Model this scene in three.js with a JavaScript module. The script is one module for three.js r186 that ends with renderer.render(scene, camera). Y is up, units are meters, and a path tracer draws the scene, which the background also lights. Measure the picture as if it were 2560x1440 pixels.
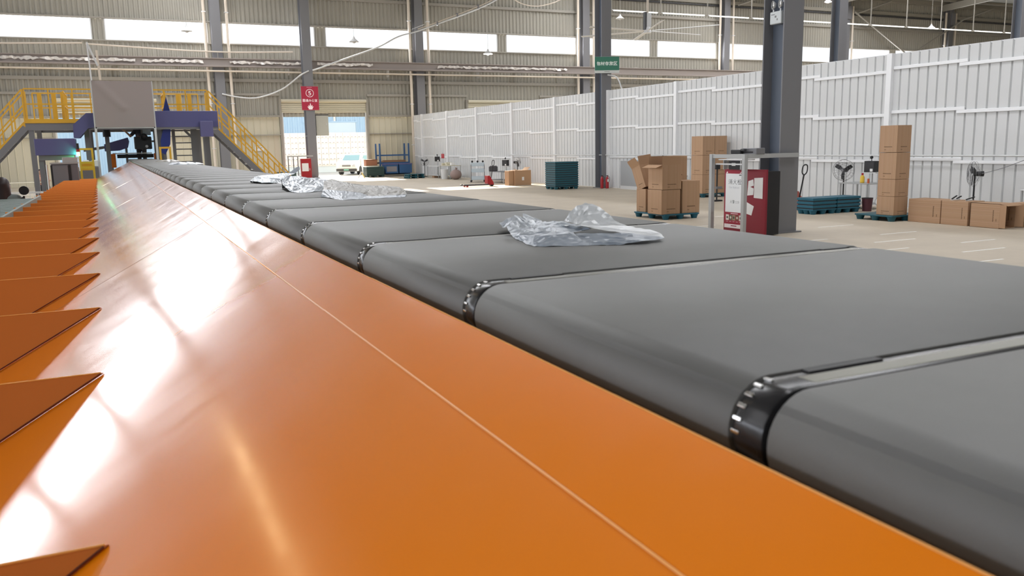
import * as THREE from 'three';
import { RoundedBoxGeometry } from 'three/addons/geometries/RoundedBoxGeometry.js';
import { mergeGeometries, mergeVertices } from 'three/addons/utils/BufferGeometryUtils.js';
import { MarchingCubes } from 'three/addons/objects/MarchingCubes.js';
import { toCreasedNormals } from 'three/addons/utils/BufferGeometryUtils.js';
import { ImprovedNoise } from 'three/addons/math/ImprovedNoise.js';
import { RectAreaLightUniformsLib } from 'three/addons/lights/RectAreaLightUniformsLib.js';

// ---------- camera, sky, sun, area lights, exposure ----------
const scene = new THREE.Scene();
const renderer = new THREE.WebGLRenderer({ antialias: true });
renderer.toneMapping = THREE.LinearToneMapping;
renderer.toneMappingExposure = 1.62;
renderer.shadowMap.enabled = true;
RectAreaLightUniformsLib.init();
const camera = new THREE.PerspectiveCamera(37.98, 2560 / 1440, 0.05, 600);
{
  const m = new THREE.Matrix4().makeBasis(
    new THREE.Vector3(0.90492, -0.02019, 0.42509), new THREE.Vector3(0.08922, 0.98568, -0.14312), new THREE.Vector3(-0.41611, 0.16744, 0.89376));
  camera.quaternion.setFromRotationMatrix(m);
  camera.position.set(0, 2, 0);
  camera.focus = 5; camera.userData.fStop = 10;
  camera.updateMatrixWorld(true);
}
scene.add(camera);
// bright hazy sky, the same all round
{
  const w = 64, h = 32, d = new Float32Array(w * h * 4);
  for (let j = 0; j < h; j++) for (let i = 0; i < w; i++) {
    const e = Math.max(0, (j + 0.5) / h - 0.5) * 2, k = (j * w + i) * 4;
    d[k] = 0.86 - 0.27 * e; d[k + 1] = 0.9 - 0.19 * e; d[k + 2] = 0.96 - 0.07 * e; d[k + 3] = 1;
  }
  const t = new THREE.DataTexture(d, w, h, THREE.RGBAFormat, THREE.FloatType);
  t.mapping = THREE.EquirectangularReflectionMapping; t.magFilter = THREE.LinearFilter; t.needsUpdate = true;
  scene.background = t;
}
const sun = new THREE.DirectionalLight(0xfff1dc, 13);
sun.name = 'sun'; sun.position.set(1.2, 24, -62 - 56); sun.target.position.set(0, 0, -62);
sun.castShadow = true; sun.shadow.mapSize.set(4096, 4096); sun.shadow.camera.left = -90; sun.shadow.camera.right = 120; sun.shadow.camera.top = 60; sun.shadow.camera.bottom = -60; sun.shadow.camera.far = 260;
scene.add(sun, sun.target);
function areaLight(name, color, intensity, w, h, pos, dir) {
  const l = new THREE.RectAreaLight(color, intensity, w, h);
  l.name = name; l.position.set(...pos); l.lookAt(pos[0] + dir[0], pos[1] + dir[1], pos[2] + dir[2]);
  scene.add(l); return l;
}
const BAY = 14.3, COL0 = 6.95;                     // column lines of the back wall
const WALL_Z = -62, HALL = { x0: -36, x1: 107, z1: 30 };
const bayX = []; for (let k = -3; k <= 7; k++) bayX.push(COL0 + k * BAY);
const windows = [];                                 // [x0, x1] of every strip window
for (let k = -3; k < 7; k++) { const a = COL0 + k * BAY; windows.push([a + 0.5, a + 6.72], [a + 7.55, a + 13.78]); }
const WIN_L = 10.0, SKY_L = 12.5;
for (const [a, b] of windows) areaLight('window_daylight', 0xf4f8ff, WIN_L, b - a, 1.3, [(a + b) / 2, 9.95, -61.72], [0, -0.12, 1]);
const NEAR_FILL = [[13.5, -9], [5.2, 3]];  // added fill lights under the roof, brightening belt, chutes and near floor
const roofY = (z) => z < -16 ? 15.4 + (z + 62) * 0.05 : 17.7 - (z + 16) * 0.05;
const SKYLIGHTS = [-30, 5.2, 13.5, 33.8, 48.1, 62.4];  // unseen roof strips, one of them added for the near fill
for (const x of SKYLIGHTS) for (const z of x === 13.5 ? [] : x < 0 ? [-27, -5] : [-49, -27]) areaLight('skylight_fill', 0xfafbff, SKY_L, 1.5, 19, [x, roofY(z) - 0.75, z], [0, -1, 0.0001]);

for (const [x, z] of NEAR_FILL) areaLight('skylight_fill', 0xfafbff, z > 0 ? SKY_L * 0.45 : SKY_L, 1.5, 19, [x, roofY(z) - 0.75, z], [0, -1, 0.0001]);  // unseen fill lights, added to brighten the foreground
const SIDE_WIN = []; for (let k = 0; k < 8; k++) SIDE_WIN.push([-58 + k * 11, -49 + k * 11]);
for (const [a, c] of SIDE_WIN) areaLight('side_window_daylight', 0xeef3ff, 5.2, c - a, 4.2, [HALL.x0 + 0.2, 6.6, (a + c) / 2], [1, -0.05, 0]);

// ---------- helpers ----------
let seed = 7;
const rnd = () => { seed = (seed * 1664525 + 1013904223) % 4294967296; return seed / 4294967296; };
const rr = (a, b) => a + (b - a) * rnd();
const used = {};
function numbered(n) { const k = used[n] = (used[n] ?? -1) + 1; return k ? n + '_' + String(k).padStart(3, '0') : n; }
const V = (x, y, z) => new THREE.Vector3(x, y, z);
const clean = (g) => { const q = g.index ? g.toNonIndexed() : g.clone(); for (const k of Object.keys(q.attributes)) if (!['position', 'normal', 'uv'].includes(k)) q.deleteAttribute(k); if (!q.attributes.normal) q.computeVertexNormals(); if (!q.attributes.uv) q.setAttribute('uv', new THREE.BufferAttribute(new Float32Array(q.attributes.position.count * 2), 2)); return q; };
class B {                                           // collects shapes, gives ONE mesh
  constructor() { this.g = []; }
  add(g, m) { const q = clean(g); if (m) q.applyMatrix4(m); this.g.push(q); return this; }
  box(x0, x1, y0, y1, z0, z1, r = 0) { const w = Math.abs(x1 - x0), h = Math.abs(y1 - y0), d = Math.abs(z1 - z0); const g = r ? new RoundedBoxGeometry(w, h, d, 1, Math.min(r, w / 2.01, h / 2.01, d / 2.01)) : new THREE.BoxGeometry(w, h, d); g.translate((x0 + x1) / 2, (y0 + y1) / 2, (z0 + z1) / 2); return this.add(g); }
  bar(a, b, w, h) { const A = V(...a), C = V(...b), d = C.clone().sub(A), L = d.length(); const m = new THREE.Matrix4(), z = d.normalize(), up = Math.abs(z.y) > 0.98 ? V(1, 0, 0) : V(0, 1, 0), x = up.clone().cross(z).normalize(), y = z.clone().cross(x); m.makeBasis(x, y, z).setPosition(A.add(C).multiplyScalar(0.5)); return this.add(new THREE.BoxGeometry(w, h ?? w, L), m); }
  rod(a, b, r, s = 8, r2) { const A = V(...a), C = V(...b), d = C.clone().sub(A), L = d.length(); const g = new THREE.CylinderGeometry(r2 ?? r, r, L, s); g.applyQuaternion(new THREE.Quaternion().setFromUnitVectors(V(0, 1, 0), d.normalize())); g.translate((A.x + C.x) / 2, (A.y + C.y) / 2, (A.z + C.z) / 2); return this.add(g); }
  tube(pts, r, n = 24, s = 6, closed = false) { return this.add(new THREE.TubeGeometry(new THREE.CatmullRomCurve3(pts.map((p) => V(...p)), closed), n, r, s, closed)); }
  ext(pts, depth, m, bevel = 0) { const s = new THREE.Shape(pts.map((p) => new THREE.Vector2(...p))); return this.add(new THREE.ExtrudeGeometry(s, { depth, bevelEnabled: bevel > 0, bevelSize: bevel, bevelThickness: bevel, bevelSegments: 2, curveSegments: 4 }), m); }
  tris(pos) { const g = new THREE.BufferGeometry(); g.setAttribute('position', new THREE.Float32BufferAttribute(pos.flat(2), 3)); g.computeVertexNormals(); return this.add(g); }
  geo() { return this.g.length === 1 ? this.g[0] : mergeGeometries(this.g); }
  mesh(name, mat, parent) { const m = new THREE.Mesh(this.geo(), mat); m.name = name; m.castShadow = m.receiveShadow = true; if (!parent || parent === scene) { m.name = numbered(name); scene.add(m); } else parent.add(m); return m; }
}
const b = () => new B();
function metricUV(g, s = 1) { const p = g.attributes.position, n = g.attributes.normal, u = g.attributes.uv; for (let i = 0; i < p.count; i++) { const a = Math.abs(n.getX(i)), c = Math.abs(n.getY(i)), d = Math.abs(n.getZ(i)); let x, y; if (c >= a && c >= d) { x = p.getX(i); y = p.getZ(i); } else if (a >= d) { x = p.getZ(i); y = p.getY(i); } else { x = p.getX(i); y = p.getY(i); } u.setXY(i, x * s, y * s); } u.needsUpdate = true; return g; }
function tag(o, label, category, group, kind) { o.userData.label = label; if (category) o.userData.category = category; if (group) o.userData.group = group; if (kind) o.userData.kind = kind; return o; }
function thing(name, label, category, pos = [0, 0, 0], turn = 0, group) { const o = new THREE.Group(); o.name = numbered(name); o.position.set(...pos); o.rotation.y = turn; scene.add(o); return tag(o, label, category, group); }
function struct(name, label) { const o = new THREE.Group(); o.name = name; scene.add(o); o.userData.kind = 'structure'; o.userData.label = label; return o; }
function copy(o, pos, turn, label) { const c = o.clone(); c.name = numbered(o.name.replace(/_\d{3}$/, '')); c.userData = { ...o.userData }; if (pos) c.position.set(...pos); if (turn !== undefined) c.rotation.y = turn; if (label) c.userData.label = label; scene.add(c); return c; }
const ORD = ['first', 'second', 'third', 'fourth', 'fifth', 'sixth', 'seventh', 'eighth', 'ninth', 'tenth', 'eleventh', 'twelfth', 'thirteenth', 'fourteenth', 'fifteenth', 'sixteenth', 'seventeenth', 'eighteenth', 'nineteenth'];
const TENS = ['', '', 'twent', 'thirt', 'fort', 'fift', 'sixt'];
const ord = (n) => n < 20 ? ORD[n - 1] : n % 10 === 0 ? TENS[n / 10] + 'ieth' : TENS[Math.floor(n / 10)] + 'y-' + ORD[n % 10 - 1];

// ---------- textures ----------
const noise = new ImprovedNoise();
function noiseTex(n, fn, color) {                   // tiling field 0..1 from fn(u, v, per)
  const d = new Uint8Array(n * n * 4);
  for (let j = 0; j < n; j++) for (let i = 0; i < n; i++) { const v = fn(i / n, j / n), k = (j * n + i) * 4, c = color ? color(v) : [v, v, v]; for (let q = 0; q < 3; q++) d[k + q] = Math.max(0, Math.min(255, c[q] * 255)); d[k + 3] = 255; }
  const t = new THREE.DataTexture(d, n, n); t.wrapS = t.wrapT = THREE.RepeatWrapping; t.magFilter = THREE.LinearFilter; t.minFilter = THREE.LinearMipmapLinearFilter; t.generateMipmaps = true; if (color) t.colorSpace = THREE.SRGBColorSpace; t.needsUpdate = true; return t;
}
const pn = (u, v, fx, fy, s) => { // periodic noise by blending
  const f = (a, c) => noise.noise(a * fx, c * fy, s);
  return (f(u, v) * (1 - u) + f(u - 1, v) * u) * (1 - v) + (f(u, v - 1) * (1 - u) + f(u - 1, v - 1) * u) * v;
};
const fbm = (u, v, f, s) => 0.5 + 0.5 * pn(u, v, f, f, s) + 0.28 * pn(u, v, f * 2.7, f * 2.7, s + 3) + 0.18 * pn(u, v, f * 7, f * 7, s + 9);
const hash = (i, j) => { const x = Math.sin(i * 127.1 + j * 311.7) * 43758.5453; return x - Math.floor(x); };
const T = {};
T.grain = noiseTex(256, (u, v) => 0.5 + 0.5 * (hash(Math.round(u * 256), Math.round(v * 256)) - 0.5) + 0.3 * pn(u, v, 24, 24, 1));
T.concrete = noiseTex(512, (u, v) => fbm(u, v, 3, 2) * 0.8 + 0.2 * hash(Math.round(u * 512), Math.round(v * 512)), (v) => [0.675 + 0.1 * v, 0.63 + 0.1 * v, 0.565 + 0.09 * v]);
T.streak = noiseTex(512, (u, v) => 0.5 + 0.55 * pn(u, v, 40, 2.2, 5) + 0.35 * pn(u, v, 110, 5, 8) + 0.2 * pn(u, v, 5, 4, 12));
T.smear = noiseTex(512, (u, v) => 0.55 + 0.3 * pn(u, v, 4, 4, 15) + 0.3 * pn(u, v, 11, 8, 18) + 0.2 * pn(u, v, 40, 6, 21));
T.cloud = noiseTex(256, (u, v) => fbm(u, v, 4, 33));
T.dust = noiseTex(256, (u, v) => fbm(u, v, 3, 51), (v) => [0.90 + 0.1 * v, 0.90 + 0.1 * v, 0.895 + 0.1 * v]);
const rep = (t, x, y) => { const c = t.clone(); c.repeat.set(x, y ?? x); c.needsUpdate = true; return c; };
function canvasTex(w, h, draw) { const c = document.createElement('canvas'); c.width = w; c.height = h; const x = c.getContext('2d'); draw(x, w, h); const t = new THREE.CanvasTexture(c); t.colorSpace = THREE.SRGBColorSpace; t.anisotropy = 8; return t; }
// strokes of the characters on the signs, on a 100 x 100 grid
const HAN = {
  消: '12,15 24,25|6,40 18,48|6,88 24,62|65,8 65,30|42,14 52,28|88,12 78,28|44,38 44,92|44,38 88,38 88,90 78,88|46,54 86,54|46,70 86,70',
  火: '50,8 50,40 40,65 10,92|50,45 65,70 92,92|24,30 32,50|80,28 66,48',
  栓: '6,32 40,32|24,8 24,92|24,34 8,66|24,40 38,56|66,8 40,42|66,8 94,42|50,46 84,46|52,66 82,66|67,46 67,88|42,88 94,88',
  警: '8,10 52,10|20,4 20,16|40,4 40,16|14,20 10,30|14,22 50,22 48,46|18,30 36,30 36,42 18,42 18,30|66,4 58,24|62,16 94,16|86,16 60,46|66,24 94,46|10,54 92,54|24,63 78,63|24,71 78,71|24,80 78,80 78,97 24,97 24,80',
  包: '32,6 10,40|26,22 84,22 82,62 70,60|24,40 60,40 60,62 24,62|24,40 24,86 90,86 90,72',
  材: '4,32 42,32|24,8 24,92|24,34 6,66|26,42 38,56|52,34 96,34|78,8 78,92 66,86|76,38 48,76',
  存: '10,22 92,22|44,6 10,64|26,44 26,94|44,42 82,42 62,56|62,56 62,92 50,88|38,66 94,66',
  放: '26,4 28,16|6,22 48,22|22,24 20,60 6,92|22,46 44,46 42,88 32,84|66,6 52,44|60,24 96,24|86,26 72,60 48,92|58,40 74,66 96,92',
  区: '92,10 12,10 12,90 94,90|74,26 28,76|30,30 78,76',
  圆: '10,8 90,8 90,94 10,94 10,8|32,20 68,20 68,34 32,34 32,20|28,44 28,72|28,44 72,44 72,72|50,52 48,68 28,84|54,70 74,84',
  通: '12,10 22,20|6,40 22,40 20,74 6,86|14,80 40,90 94,90|40,10 86,10 66,24|54,16 70,26|42,30 42,80|42,30 88,30 88,78 78,76|44,46 86,46|44,62 86,62|65,30 65,80',
  办: '16,32 74,32 70,84 56,80|48,8 44,50 12,92|14,50 6,72|84,46 94,68',
  公: '38,10 10,50|62,10 92,48|46,48 20,86 80,84|66,64 86,94',
  室: '50,2 50,14|8,32 8,16 92,16 90,30|22,36 78,36|44,38 26,56 78,54|64,44 80,58|22,72 80,72|50,56 50,92|8,92 94,92',
};
function han(x, text, x0, y0, size, lw, color, gap = 1.08) { x.strokeStyle = color; x.lineWidth = lw; x.lineCap = 'round'; x.lineJoin = 'round'; [...text].forEach((ch, i) => { for (const s of HAN[ch].split('|')) { x.beginPath(); s.split(' ').forEach((p, k) => { const [a, c] = p.split(',').map(Number); const X = x0 + i * size * gap + a * size / 100, Y = y0 + c * size / 100; k ? x.lineTo(X, Y) : x.moveTo(X, Y); }); x.stroke(); } }); }

// ---------- materials ----------
const lin = (r, g, bb) => new THREE.Color().setRGB(r, g, bb);
const std = (c, rough = 0.6, metal = 0, o = {}) => new THREE.MeshStandardMaterial({ color: Array.isArray(c) ? lin(...c) : c, roughness: rough, metalness: metal, ...o });
const M = {
  orange: new THREE.MeshPhysicalMaterial({ color: lin(0.86, 0.225, 0.0005), roughness: 0.24, specularIntensity: 0.7, clearcoat: 1, clearcoatRoughness: 0.09, ior: 1.5, side: THREE.DoubleSide }),
  fin: std([0.60, 0.15, 0.004], 0.6, 0, { side: THREE.DoubleSide }),
  orangeEdgeLit: std([0.95, 0.42, 0.10], 0.25),  // orange lightened to paint the highlight on crease and sheet edges
  belt: std([0.15, 0.15, 0.144], 0.52, 0, { map: rep(T.dust, 1.7, 1.7), bumpMap: rep(T.grain, 14, 14), bumpScale: 0.0002 }),
  gap: std([0.13, 0.125, 0.095], 0.36, 0.7),
  black: std([0.012, 0.012, 0.014], 0.55),
  blackGloss: std([0.02, 0.02, 0.022], 0.25),
  chrome: std([0.75, 0.75, 0.74], 0.2, 1),
  concrete: std(0xffffff, 0.62, 0, { map: T.concrete, bumpMap: rep(T.grain, 6, 6), bumpScale: 0.0004 }),
  paint: std([0.88, 0.87, 0.83], 0.6),
  sheet: std([0.38, 0.365, 0.315], 0.55, 0.0),
  sheetDark: std([0.33, 0.31, 0.265], 0.6),
  girt: std([0.36, 0.34, 0.30], 0.55),
  cream: std([0.62, 0.58, 0.45], 0.6),
  white: std([0.64, 0.65, 0.65], 0.45),
  galv: std([0.72, 0.73, 0.74], 0.35, 0.35),
  rail: std([0.84, 0.85, 0.86], 0.4, 0.1),
  post: std([0.36, 0.37, 0.38], 0.45, 0.2),
  steel: std([0.2, 0.2, 0.212], 0.5, 0.1),
  steelBlue: std([0.14, 0.165, 0.21], 0.45, 0.1),
  greySteel: std([0.19, 0.19, 0.20], 0.5, 0.2),
  darkGrey: std([0.05, 0.05, 0.055], 0.55),
  pipe: std([0.70, 0.62, 0.52], 0.45),
  yellow: std([0.72, 0.40, 0.035], 0.5),
  blue: std([0.10, 0.10, 0.235], 0.42),
  blueDeep: std([0.02, 0.035, 0.19], 0.4),
  teal: std([0.008, 0.085, 0.115], 0.45),
  tealBright: std([0.008, 0.11, 0.17], 0.45),
  rackBlue: std([0.03, 0.10, 0.24], 0.45),
  greenCrate: std([0.03, 0.075, 0.068], 0.5),
  red: std([0.36, 0.012, 0.02], 0.4),
  cabinetRed: std([0.23, 0.006, 0.022], 0.35),
  card: std([0.43, 0.265, 0.155], 0.8),
  cardIn: std([0.30, 0.175, 0.095], 0.85),
  paper: std([0.80, 0.80, 0.79], 0.7, 0, { side: THREE.DoubleSide }),
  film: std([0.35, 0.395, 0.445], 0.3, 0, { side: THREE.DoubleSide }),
  filmShaded: std([0.26, 0.30, 0.35], 0.3, 0, { side: THREE.DoubleSide }),  // mailer film darkened, shade on the bag fronts put into the colour
  filmLit: std([0.50, 0.525, 0.54], 0.3, 0, { side: THREE.DoubleSide }),  // same film lightened, light on the top flap put into the colour
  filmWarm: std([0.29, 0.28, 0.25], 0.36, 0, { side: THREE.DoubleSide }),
  alu: std([0.42, 0.43, 0.43], 0.4, 0.3),
  cloth: std([0.33, 0.285, 0.275], 0.8, 0, { side: THREE.DoubleSide }),
  glass: new THREE.MeshPhysicalMaterial({ color: 0xffffff, transmission: 1, thickness: 0, roughness: 0.05, ior: 1.45 }),
  frost: new THREE.MeshStandardMaterial({ color: lin(0.8, 0.8, 0.78), roughness: 0.9 }),
  roof: std([0.20, 0.195, 0.165], 0.65),
  slab: std([0.35, 0.34, 0.32], 0.8),
};

// ---------- the setting ----------
const floor = struct('floor', 'pale beige concrete warehouse floor with short white marking lines');
{
  const g = new THREE.BoxGeometry(150, 0.3, 96); g.translate(36, -0.15, -16); const q = metricUV(clean(g), 1 / 4);
  const m = new THREE.Mesh(q, M.concrete); m.name = 'slab'; m.receiveShadow = true; floor.add(m);
  // short white lines painted across the floor between conveyor and partition wall
  for (let j = 0; j < 14; j++) for (let i = 0; i < 4; i++) {
    const z = -6.2 - j * 0.92, x = 8.2 + i * 2.55 + (j % 2 ? 1.25 : 0) + rr(-0.1, 0.1);
    if (x > 12 && x < 14.3 && z < -13.5 && z > -19.9) continue;
    if (x + 1 > 16.7 && z < -11) continue;
    b().box(x, x + rr(0.95, 1.15), 0, 0.003, z, z + 0.045).mesh('marking_line', M.paint, floor);
  }
}
// a trapezoid-ribbed sheet standing in the xy plane, ribs upright
function ribbed(x0, x1, y0, y1, z, pitch, depth, flat = 0.28, lap = 0.2) {
  const prof = []; const n = Math.max(1, Math.round((x1 - x0) / pitch)), p = (x1 - x0) / n;
  for (let i = 0; i < n; i++) { const a = x0 + i * p; prof.push([a, 0], [a + p * flat, 0], [a + p * (flat + lap), depth], [a + p * (1 - lap), depth]); }
  prof.push([x1, 0]);
  const pos = [];
  for (let i = 0; i + 1 < prof.length; i++) { const [ax, az] = prof[i], [bx, bz] = prof[i + 1]; for (const s of [0, 1]) { const o = s ? -0.012 : 0; const q = [[ax, y0, z + az + o], [bx, y0, z + bz + o], [bx, y1, z + bz + o], [ax, y1, z + az + o]]; pos.push(...(s ? [q[0], q[2], q[1], q[0], q[3], q[2]] : [q[0], q[1], q[2], q[0], q[2], q[3]])); } }
  return b().tris(pos).geo();
}
const put = (g, name, mat, parent) => { const m = new THREE.Mesh(g, mat); m.name = name; m.castShadow = m.receiveShadow = true; parent.add(m); return m; };
const wallBack = struct('wall_back', 'tall olive-grey ribbed metal back wall with a strip of bright windows');
const doors = [COL0 - BAY / 2, COL0 + BAY / 2, COL0 + 1.5 * BAY];   // door centres
const DW = 3.08, DH = 4.64;
{
  for (let k = 0; k + 1 < bayX.length; k++) {
    const a = bayX[k], c = bayX[k + 1], mid = (a + c) / 2, dr = doors.find((d) => Math.abs(d - mid) < 0.1);
    put(ribbed(a, c, 10.62, 16, WALL_Z, 0.3, 0.07), 'wall_sheet', M.sheet, wallBack);
    put(ribbed(a, c, 4.35, 9.3, WALL_Z, 0.3, 0.07), 'wall_sheet', M.sheet, wallBack);
    for (const [p, q] of [[a, a + 0.5], [a + 6.72, a + 7.55], [a + 13.78, c]]) put(ribbed(p, q, 9.3, 10.62, WALL_Z, 0.3, 0.07), 'wall_sheet', M.sheet, wallBack);
    const lo = dr === undefined ? [[a, c]] : [[a, dr - DW - 0.15], [dr + DW + 0.15, c]];
    for (const [p, q] of lo) put(ribbed(p, q, 0, 4.35, WALL_Z, 0.42, 0.035, 0.82, 0.06), 'cream_sheet', M.cream, wallBack);
  }
  const girtAt = (y, h, mat, skip) => { let xs = [[HALL.x0, HALL.x1]]; if (skip) for (const d of doors) xs = xs.flatMap(([p, q]) => d > p && d < q ? [[p, d - DW - 0.1], [d + DW + 0.1, q]] : [[p, q]]); for (const [p, q] of xs) b().box(p, q, y - h / 2, y + h / 2, WALL_Z + 0.07, WALL_Z + 0.24).mesh('girt', mat, wallBack); };
  girtAt(12.6, 0.2, M.girt); girtAt(6.85, 0.22, M.girt); girtAt(5.9, 0.16, M.girt, true); girtAt(4.4, 0.14, M.sheetDark, true); girtAt(3.1, 0.06, M.sheetDark, true); girtAt(14.1, 0.3, M.sheetDark); girtAt(13.8, 0.1, M.darkGrey);
  b().box(HALL.x0, HALL.x1, 15.1, 15.6, WALL_Z + 0.1, WALL_Z + 0.7).mesh('eave_beam', M.sheetDark, wallBack);
  girtAt(10.68, 0.07, M.girt); girtAt(9.26, 0.07, M.girt);
}
windows.forEach(([x0, x1], i) => {
  if (x1 < -22 || x0 > 86) return;
  const w = struct('window_' + (i + 1), 'long white clerestory window filled with daylight, high on the back wall');
  for (let k = 0; k < 2; k++) b().box(x0 + (x1 - x0) / 2 * k, x0 + (x1 - x0) / 2 * (k + 1), 9.3, 10.62, WALL_Z + 0.02, WALL_Z + 0.03).mesh('window_pane', M.glass, w);
  b().box(x0 - 0.05, x0 + 0.02, 9.3, 10.62, WALL_Z, WALL_Z + 0.08).box(x1 - 0.02, x1 + 0.05, 9.3, 10.62, WALL_Z, WALL_Z + 0.08).mesh('window_frame', M.white, w);
});
// H-section columns of the back wall and of the hall
function hColumn(g, x, z, w, d, y1, mat, webMat, alongZ = true) {
  const t = 0.03;
  b().box(x - w / 2, x + w / 2, 0, y1, z - t, z).mesh('flange', mat, g);
  b().box(x - w / 2, x + w / 2, 0, y1, z - d, z - d + t).mesh('flange', mat, g);
  b().box(x - t / 2, x + t / 2, 0, y1, z - d + t, z - t).mesh('web', webMat, g);
  b().box(x - w / 2 - 0.08, x + w / 2 + 0.08, 0, 0.03, z - d - 0.08, z + 0.08).mesh('base_plate', M.greySteel, g);
}
const wallCols = struct('trim_1', 'dark grey steel columns standing along the back wall');
for (const x of bayX) if (x > -10 && x < 95) hColumn(wallCols, x, WALL_Z + 0.95, 0.62, 0.72, 15.6, M.steel, M.steel);
const columnLabels = [
  [12.62, -59.7, 0.62, 0.7, 16.3, 'dark grey steel column carrying the red sign before the roller door'],
  [20.45, -33.35, 0.5, 0.6, 16.6, 'dark grey steel column carrying the green sign at the partition wall'],
  [13.2, -14.02, 0.53, 0.63, 17.4, 'large grey steel column nearest the conveyor, with a twin-lamp emergency light'],
  [34.75, -33.35, 0.55, 0.6, 16.6, 'dark steel column behind the partition wall, first beyond the large column'],
  [49.05, -33.35, 0.55, 0.6, 16.6, 'dark steel column at the far upper right behind the partition wall'],
];
for (const [x, z, w, d, h, label] of columnLabels) { const g = thing('steel_column', label, 'column', [0, 0, 0]); hColumn(g, x, z, w, d, h, M.steel, M.steelBlue); g.userData.kind = 'structure'; }
// white down pipes beside the wall columns
for (const [k, x] of bayX.filter((v) => v > 0 && v < 90).entries()) for (const s of [-0.72, 0.72]) {
  const g = b().rod([x + s, 0.02, -61.14], [x + s, 14.4, -61.14], 0.1, 10).mesh('down_pipe', M.pipe);
  tag(g, `cream rain pipe ${s < 0 ? 'before' : 'past'} the ${ord(k + 1)} wall column counted from the yellow platform`, 'pipe');
  for (const y of [2.2, 5.2, 8.1, 11.2]) b().box(x + s - 0.13, x + s + 0.13, y, y + 0.05, -61.28, -61.02).mesh('clamp', M.galv, g);
}
// crane runway beam with torn plastic film, conduits
{
  const g = thing('wrapped_beam', 'long horizontal beam on the back wall with torn crinkled plastic film', 'beam');
  b().box(-30, 64, 7.62, 7.72, -61.0, -60.6).box(-30, 64, 8.14, 8.2, -61.0, -60.6).box(-30, 64, 7.72, 8.14, -60.83, -60.77).mesh('beam', std([0.33, 0.29, 0.27], 0.45, 0.15), g);
  for (const [x0, x1] of [[-8, 1.8], [2.2, 5.9], [7.6, 12.6], [13.5, 17.5], [22.5, 33.5]]) { const n = Math.round((x1 - x0) / 0.16), pos = []; const P = []; for (let i = 0; i <= n; i++) { const x = x0 + (x1 - x0) * i / n; P.push([[x, 8.02 + rr(-0.05, 0.06), -60.72 + rr(0, 0.12)], [x + rr(-0.05, 0.05), 7.86 + rr(-0.06, 0.06), -60.6 + rr(-0.1, 0.12)]]); } for (let i = 0; i < n; i++) pos.push([P[i][0], P[i][1], P[i + 1][1]], [P[i][0], P[i + 1][1], P[i + 1][0]]); b().tris(pos.flat()).mesh('plastic_film', std([0.74, 0.7, 0.66], 0.25, 0, { side: THREE.DoubleSide }), g); }
  for (let x = -28; x < 64; x += 3.6) b().box(x, x + 0.08, 7.2, 8.3, -61.7, -61.0).mesh('bracket', M.girt, g);
}
const hang = (p, xs) => { for (const [x, y] of xs) b().box(x - 0.02, x + 0.02, 8.2, y, -60.92, -60.88).mesh('hanger', M.girt, p); return p; };
tag(hang(b().tube([[-30, 8.55, -60.9], [-14, 8.5, -60.9], [-7, 8.75, -60.9], [-1.2, 8.95, -60.9]], 0.05, 40).mesh('pipe_run', M.pipe), [[-26, 8.5], [-18, 8.48], [-7, 8.72], [-2, 8.9]]), 'thin pale pipe rising to a peak above the grey sheet portal', 'pipe');
tag(hang(b().tube([[-1.0, 8.9, -60.9], [6.9, 8.62, -60.9], [11.9, 8.75, -60.9]], 0.05, 40).mesh('pipe_run', M.pipe), [[-0.9, 8.86], [3, 8.72], [6.9, 8.6], [11, 8.7]]), 'thin pale pipe above the wrapped beam, between wall and red sign column', 'pipe');
tag(b().rod([-30, 7.35, -60.7], [63, 7.35, -60.7], 0.06, 8).mesh('pipe_run', M.pipe), 'long straight pale pipe just under the wrapped beam', 'pipe');
// roller doors
doors.forEach((x, i) => {
  const g = struct('door_' + (i + 1), ['open roller door behind the yellow platform', 'open roller door with white stacked cartons and a pickup outside', 'roller door mostly hidden behind the partition wall'][i]);
  b().box(x - DW - 0.15, x - DW, 0, 5.6, WALL_Z, WALL_Z + 0.22).mesh('door_post', M.sheetDark, g);
  b().box(x + DW, x + DW + 0.15, 0, 5.6, WALL_Z, WALL_Z + 0.22).mesh('door_post', M.sheetDark, g);
  b().box(x - DW, x - DW + 0.1, 0, DH, WALL_Z + 0.05, WALL_Z + 0.16).mesh('guide_rail', M.white, g);
  b().box(x + DW - 0.1, x + DW, 0, DH, WALL_Z + 0.05, WALL_Z + 0.16).mesh('guide_rail', M.white, g);
  for (let k = 0; k < 6; k++) b().box(x - DW, x + DW, DH + 0.13 * k, DH + 0.13 * k + 0.115, WALL_Z + 0.1, WALL_Z + 0.16, 0.02).mesh('shutter_slat', M.cream, g);
  b().rod([x - DW, 5.47, WALL_Z + 0.24], [x + DW, 5.47, WALL_Z + 0.24], 0.12, 12).mesh('shutter_roll', M.cream, g);
  if (i === 2) for (let k = 0; k < 35; k++) b().box(x - DW, x + DW, 0.13 * k, 0.13 * k + 0.115, WALL_Z + 0.1, WALL_Z + 0.16).mesh('shutter_slat', M.cream, g);
});
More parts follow.
